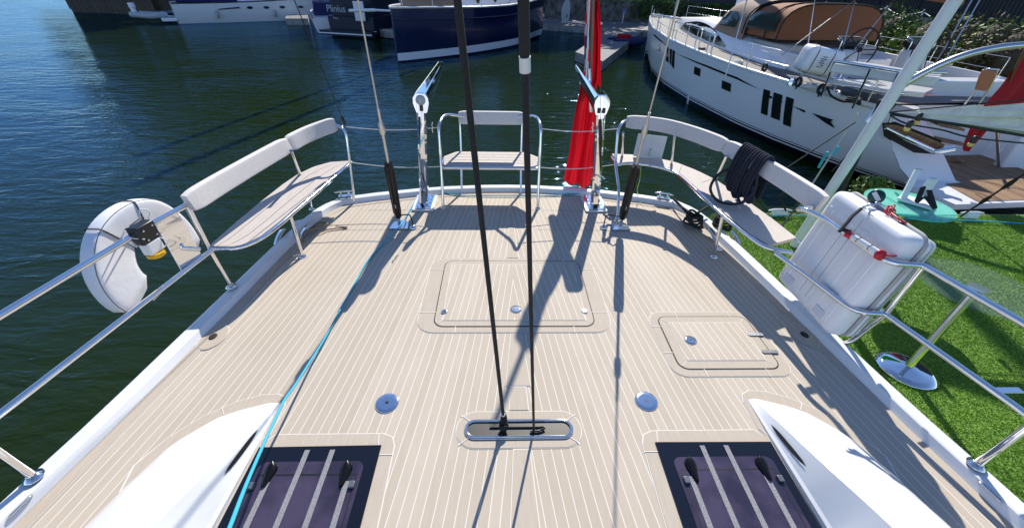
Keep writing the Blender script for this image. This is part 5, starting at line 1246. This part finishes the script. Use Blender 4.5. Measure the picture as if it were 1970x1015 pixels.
# dinghy at its stern
dg = tag(empty('inflatable_dinghy'), 'grey inflatable dinghy with an outboard behind the white cruiser', 'dinghy')
c = V(-31.2, 42.2, WZ+.55); m = MB(); m.tube(fillet([c+V(-1.2, -.5, .1), c+V(.8, -.7, 0), c+V(1.4, 0, .15), c+V(.8, .7, 0), c+V(-1.2, .6, .1)], .4), .22, 12); m.build('tube', alug, dg)
m = MB(); m.box(c+V(-1.2, 0, .35), (.3, .3, .7)); m.box(c+V(-1.2, 0, .75), (.4, .35, .4)); m.build('outboard', gel2, dg, bevel=.06)
pb2 = tag(empty('dark_motor_boat'), 'dark blue motor boat with its name in white across the stern', 'motor boat')
c = V(-11.2, 34.6, 0); d = V(.955, -.30, 0); n = V(.30, .955, 0)
m = MB(); rr = []
for k, (y, w, z) in enumerate(((0, 1.9, -.55), (.05, 1.95, -.5), (3, 2.1, -.4), (8, 1.4, -.1), (10, .2, .1))):
    q = c+n*y; rr.append([q-d*w*.85+V(0, 0, WZ-.3), q-d*w*1.0+V(0, 0, WZ+.12), q-d*w+V(0, 0, z-.25), q-d*w*1.0+V(0, 0, z+.2), q+d*w+V(0, 0, z+.2), q+d*w+V(0, 0, z-.25), q+d*w+V(0, 0, WZ+.12), q+d*w*.85+V(0, 0, WZ-.3)])
m.loft(rr, 0, True); h = m.build('hull', darkboat, pb2); h.data.set_sharp_from_angle(angle=math.radians(35))
m = MB(); q = c-n*.9
m.loft([[q-d*2.2+V(0, 0, WZ+.14)-n*0, q+d*2.2+V(0, 0, WZ+.14), q+d*2.2+V(0, 0, WZ+.46), q-d*2.2+V(0, 0, WZ+.46)], [q+n*1-d*2.1+V(0, 0, WZ+.14), q+n*1+d*2.1+V(0, 0, WZ+.14), q+n*1+d*2.1+V(0, 0, WZ+.46), q+n*1-d*2.1+V(0, 0, WZ+.46)]], 0, False); pf_ = m.build('bathing_platform', darkboat, pb2, bevel=.05)
m = MB(); m.tube([q-n*.02-d*2.2+V(0, 0, WZ+.26), q-n*.02+d*2.2+V(0, 0, WZ+.26)], .045, 8); m.build('white_stripe', gel2, pf_)
m = MB(); m.loft([[c+n*y-d*w+V(0, 0, -.3), c+n*y+d*w+V(0, 0, -.3), c+n*y+d*w*.92+V(0, 0, 1.5), c+n*y-d*w*.92+V(0, 0, 1.5)] for y, w in ((.35, 1.75), (4.5, 1.7))], 0, False); m.build('superstructure', darkboat, pb2, bevel=.08)
zc = .42; tp = at(652, 17, 1, 34.3)
Mt = Matrix.Translation(V(tp.x, tp.y, tp.z)-n*.35) @ Matrix(((d.x, 0, -n.x, 0), (d.y, 0, -n.y, 0), (0, 1, 0, 0), (0, 0, 0, 1)))
text('Plinius', .62, mat('name_silver', (.45, .47, .5), .5), pb2, 'name_lettering', Mt, .01)
m = MB(); e = at(690, 17, 1, 33.8); e2 = at(660, 34, 1, 33.9)
m.box(at(691, 22, 1, 34.0), (.72, .05, 1.2)); m.build('white_panel', gel2, pb2, bevel=.02)
tp = at(651, 35, 1, 34.0); Mt = Matrix.Translation(V(tp.x, tp.y, tp.z)-n*.3) @ Matrix(((d.x, 0, -n.x, 0), (d.y, 0, -n.y, 0), (0, 1, 0, 0), (0, 0, 0, 1)))
text('Plinius', .16, MATS['name_silver'], pb2, 'name_lettering', Mt, .01)
sb, *_ = mboat('small_white_boat', 'small white boat with a blue cover beside the dark motor boat', gel2, (-14.9, 37.0), (-18.5, 45.5), 2.3, 1.0, cabh=.9, cabmat=navycl)
mboat('blue_boat', 'dark blue boat half hidden between the dark boat and the navy sailing boat', darkboat, (-7.6, 36.5), (-6.5, 46), 3.2, 1.7, cabh=1.2)
m = MB(); m.tube([at(672, 21, 1, 31.8), at(722, 20, 1, 31.4)], .10, 8); m.tube([at(722, 20, 1, 31.4), at(765, 22, 1, 31.0)], .07, 8); tag(m.build('spar', alu), 'white spar poking out left of the navy sailing boat', 'spar')
# pontoons
def pontoon(name, P, z, th, lab):
    m = MB(); m.prism(P, z-th, z, 0, 1)
    o = m.build(name, [deckb, conc]); return tag(o, lab, 'pontoon')
pontoon('finger_pontoon', [at(1107, 100, 2, -1.15).xy, at(1160, 118, 2, -1.15).xy, (13.6, 42.5), (10.2, 42.5)], -1.15, .55, 'grey finger pontoon right of the red ensign, reaching to the quay')
pontoon('walkway_pontoon', [at(1040, 46, 2, -1.1).xy, at(1262, 60, 2, -1.1).xy, (16, 43), (16, 46), (4, 49), (3, 46)], -1.1, .5, 'long walkway pontoon along the foot of the stone quay')
pontoon('finger_pontoon', [at(718, 56, 2, -1.1).xy, at(765, 62, 2, -1.1).xy, at(765, 52, 2, -1.1).xy, at(722, 47, 2, -1.1).xy], -1.1, .45, 'short finger pontoon between the dark motor boat and the navy boat')
pontoon('finger_pontoon', [at(548, 36, 2, -1.1).xy, at(592, 36, 2, -1.1).xy, at(592, 26, 2, -1.1).xy, at(552, 26, 2, -1.1).xy], -1.1, .5, 'short finger pontoon at the bow of the white cruiser')
# quay wall, bank
m = MB(); W_ = [(-70, 80), (-20, 62), (0, 52), (6, 50), (14, 49.5), (20, 44), (21.5, 34), (20.5, 24), (17.5, 14), (15.5, 6)]
for a, b in zip(W_[:-1], W_[1:]): m.add([(a[0], a[1], WZ-.5), (b[0], b[1], WZ-.5), (b[0]+.2, b[1]+.4, .55), (a[0]+.2, a[1]+.4, .55)], [(0, 1, 2, 3)])
tag(m.build('quay_wall', stoneM, fix=False), 'dark stone quay wall behind the moored boats', 'wall')
m = MB(); m.add([(p[0]+.2, p[1]+.4, .55) for p in W_]+[(p[0]*1.0+70, p[1]+80, .6) for p in W_[::-1]], [tuple(range(20))]); tag(m.build('bank', grassb, fix=False), kind='structure')
m = MB(); P = [V(-46.5, 52.2, 0), V(-37, 51, 0)]
for k in range(42):
    t = k/41; p = P[0].lerp(P[1], t); m.tube([p+V(0, random.uniform(-.05, .05), WZ-1), p+V(0, 0, 1.4+random.uniform(-.1, .1))], .14, 7)
m.box((-41.8, 54.2, 0), (10, 4, 2.6)); tag(m.build('timber_jetty', pile), 'jetty faced with dark upright timber piles at upper left', 'jetty')
pd = tag(empty('paddle_board'), 'white paddle board leaning upright on the walkway pontoon', 'paddle board'); c = at(1091, 24, 1, 44.0)
m = MB(); m.add([c+V(.55*math.cos(a)*(1 if math.cos(a) < 0 else .5), .03, 1.0*math.sin(a)) for a in np.linspace(0, 6.283, 25)[:-1]]+[c+V(.55*math.cos(a)*(1 if math.cos(a) < 0 else .5), -.03, 1.0*math.sin(a)) for a in np.linspace(0, 6.283, 25)[:-1]], [tuple(range(24)), tuple(range(24, 48))[::-1]]+[(i, (i+1) % 24, 24+(i+1) % 24, 24+i) for i in range(24)]); m.build('board', alug, pd); 
m = MB(); m.box(c+V(0, -.035, -.3), (.1, .02, .3)); m.build('fin', black, pd)
sg = tag(empty('sign_post'), 'small blue sign on a white post standing on the quay', 'sign'); b = at(1197, 45, 2, -1.05); t = at(1201, 22, 1, b.y)
m = MB(); m.tube([b, t+V(0, 0, -.1)], .035, 8); m.build('post', alu, sg); m = MB(); m.box(t, (.45, .04, .4)); m.build('panel', mat('sign_blue', (.12, .17, .30), .5), sg)
mo = tag(empty('moored_dinghy'), 'small dark dinghy with a red cover tied to the finger pontoon', 'dinghy'); c = V(8.0, 31.0, WZ+.25)
m = MB(); m.tube(fillet([c+V(-.4, -.5, .1), c+V(1.3, -.1, .1), c+V(1.9, .9, .1), c+V(.5, 1.3, .1), c+V(-.6, .4, .1)], .4), .25, 10); m.box(c+V(.5, .4, 0), (1.4, 1.0, .1)); m.build('hull', navycl, mo); m = MB(); m.box(c+V(.4, .3, .35), (.9, .6, .4)); m.build('cover', red, mo, bevel=.1)
# ================================================================== hedges, fence, trees
def hedge(name, lab, c, rad, n, size, mt, grp):
    o = tag(empty(name), lab, 'shrub', grp)
    m = MB(); k = 9
    for _ in range(k):
        cc = V(c[0]+random.uniform(-.6, .6)*rad[0], c[1]+random.uniform(-.6, .6)*rad[1], c[2]+random.uniform(-.3, .35)*rad[2])
        leaf_blob(m, cc, (rad[0]*.55, rad[1]*.55, rad[2]*.6), n//k, size, 0, .6)
    m.build('foliage', mt, o, fix=False)
    m = MB(); m.ball(c, (rad[0]*.55, rad[1]*.55, rad[2]*.6), 0, 10); m.build('stem_core', bark, o); return o
hs = [((1560, 62), 'leafM', 'dark hedge mass just right of the brown cockpit tent', 'leaves', 18), ((1640, 70), 'leafM', 'dark green hedge shrub above the two helm consoles', 'leaves', 17.5), ((1725, 62), 'leafM', 'green hedge shrub touching the top of the white slanting post', 'leaves', 17),
      ((1790, 75), 'leafY', 'bright green leafy shrub right of the white slanting post', 'light', 15.6), ((1850, 85), 'leafB', 'dark brown shrub between the bright shrub and the yellow topped one', 'brown', 15.6), ((1908, 85), 'leafY', 'rounded shrub with a yellow green top below the fence', 'light', 15.4), ((1965, 95), 'leafB', 'brown rounded shrub at the right edge', 'brown', 15.2)]
for (px, py), mt, lab, kk, X_ in hs:
    c = at(px, py+10, 0, X_); r_ = (c-CAM).length*.046; hedge('shrub', lab, (c.x, c.y, c.z), (r_*1.2, r_*1.3, r_*1.25), 2600, r_*.070, {'leafM': leafM, 'leafY': leafY, 'leafB': leafB}[mt], 'shrubs along the quay below the fence')
m = MB()
for k in range(5000):
    t = random.random()*(len(W_)-6)+4; i = int(t); a = V(*W_[i], 0).lerp(V(*W_[min(i+1, len(W_)-1)], 0), t-i); p = a+V(random.uniform(-.5, .3), random.uniform(-.4, .2), random.uniform(-.9, .7))
    s_ = random.uniform(.08, .2); a_ = V(random.gauss(0, 1), random.gauss(0, 1), random.gauss(0, 1)).normalized(); b_ = a_.orthogonal().normalized(); m.add([p-b_*s_, p+a_.cross(b_)*s_*.5, p+b_*s_, p-a_.cross(b_)*s_*.5], [(0, 1, 2, 3)])
tag(m.build('ivy', leafM, fix=False), 'dark ivy hanging over the quay wall', 'ivy', kind='stuff')
# kerb and railing above hedge
fe = tag(empty('railing_fence'), 'dark vertical railing fence on a pale kerb above the hedge at upper right', 'fence')
K = [at(1440, 4, 0, 22), at(1660, 20, 0, 21), at(1800, 38, 0, 20), at(1985, 68, 0, 19)]
m = MB(); zt = .0
for a, b in zip(K[:-1], K[1:]):
    m.add([a, b, b-V(0, 0, .9), a-V(0, 0, .9), a+V(.4, .3, 0), b+V(.4, .3, 0)], [(0, 1, 2, 3), (0, 4, 5, 1)])
m.build('kerb', conc, fe, fix=False)
KK = resample(K, 130)
for k in range(0, 130, 16):
    m = MB()
    for p in KK[k:k+17]: m.tube([p+V(.15, .1, 0), p+V(.15, .1, 2.2)], .035, 6)
    q = KK[k:k+17]; m.tube([p+V(.15, .1, .25) for p in q], .03, 5); m.tube([p+V(.15, .1, 2.1) for p in q], .03, 5); m.build('railing_panel', fencem, fe)
m = MB()
for k in range(9):
    a = KK[14*k]-V(.4, .5, -.25); b = KK[min(129, 14*k+14)]-V(.4, .5, -.25); m.tube([a.lerp(b, t)-V(0, 0, .22*math.sin(math.pi*t)) for t in np.linspace(0, 1, 9)], .022, 6); m.tube([a-V(0, 0, .4), a+V(0, 0, .1)], .04, 6)
tag(m.build('chain_barrier', alu), 'pale chain looped between short posts in front of the fence', 'chain')
# wall behind the fence, the shade there put into its dark colour
m = MB(); q = [KK[0]+V(-3, 6, 0), KK[0]+V(2.0, 1.6, 0), KK[-1]+V(1.6, .8, 0), KK[-1]+V(3, -8, 0)]
m.loft([[p-V(0, 0, 1.2), p+V(0, 0, 5)] for p in q], 0, False, False, False); tag(m.build('boundary_wall', mat('shaded_wall', (.045, .05, .06), .8), fix=False), 'shade-coloured wall standing behind the railing fence at upper right', 'wall')
def tree(lab, c, h, rad, n, mt=leafM, size=.30):
    o = tag(empty('tree'), lab, 'tree', 'trees on the bank beyond the boats'); c = V(*c)
    m = MB(); m.tube([c, c+V(.1, 0, h*.35), c+V(-.1, .2, h*.7)], [.28, .2, .08], 8)
    tips = []
    for k in range(8):
        a = k*.785+random.uniform(-.3, .3); s = c+V(0, 0, h*random.uniform(.3, .55)); e = c+V(rad*.7*math.cos(a), rad*.7*math.sin(a), h*random.uniform(.5, .95)); m.tube([s, s.lerp(e, .5)+V(0, 0, .3), e], [.1, .07, .03], 6); tips.append(e)
    m.build('trunk', bark, o)
    m = MB()
    for k in range(26):
        e = random.choice(tips)+V(random.gauss(0, rad*.22), random.gauss(0, rad*.22), random.gauss(0, h*.10)); rr = rad*random.uniform(.22, .42)
        leaf_blob(m, e, (rr, rr, rr*.75), n//26, size, 0, .5)
    m.build('crown', mt, o, fix=False); return o
tree('tall dark tree on the bank right of the timber jetty', (-45, 64, 0), 20, 6.5, 5200, size=.42)
tree('dark tree on the bank above the stern of the white motor cruiser', (-37, 63, 0), 22, 7.0, 5600, size=.42)
tree('bright green tree on the bank above the bow of the white motor cruiser', (-29.5, 62, 0), 21, 5.5, 5600, leafY, .42)
tree('low tree on the bank behind the dark motor boat', (-14, 63, 0), 8, 3.5, 2400)
tree('tall tree on the bank behind the navy boat', (-4, 58, 0), 19, 7.0, 5200, size=.42)
tree('tree on the quay above the paddle board', (5.5, 54, .5), 17, 6.5, 4600, leafY, .40)
tree('tree on the quay above the sign post', (12, 53, .5), 17, 6.0, 4600, size=.40)
tree('tree on the quay at the bow of the white yacht', (19, 49, .5), 16, 6.0, 4600, size=.40)
tree('tree behind the fence right of the white yacht mast', (27, 38, .5), 12, 5.5, 2600)
tree('tree on the far right bank behind the fence', (28, 25, .5), 12, 5.0, 2600)

# far woodland closing the bank behind the trees
m = MB()
for (x0, x1, y0, y1, hh, nn) in ((-62, -24.5, 66, 66, 15, 9000), (-10.5, 30, 64, 58, 13, 9000)):
    for k in range(nn):
        t = random.random(); x = x0+(x1-x0)*t; y = y0+(y1-y0)*t+random.uniform(-2.5, 2.5); edge = min(1, .35+min(x-x0, x1-x)/6)
        z = .4+hh*edge*(random.random()**.8)*(.82+.18*math.sin(x*.9)+.08*math.sin(x*2.7+1))
        a = V(random.gauss(0, 1), random.gauss(0, 1), random.gauss(.5, 1)).normalized(); b = a.orthogonal().normalized(); q = random.uniform(.35, .7); p = V(x, y, z)
        m.add([p-b*q, p+a.cross(b)*q*.6, p+b*q, p-a.cross(b)*q*.6], [(0, 1, 2, 3)])
tag(m.build('woodland', leafM, fix=False), 'dark woodland along the far bank', 'woodland', kind='stuff')
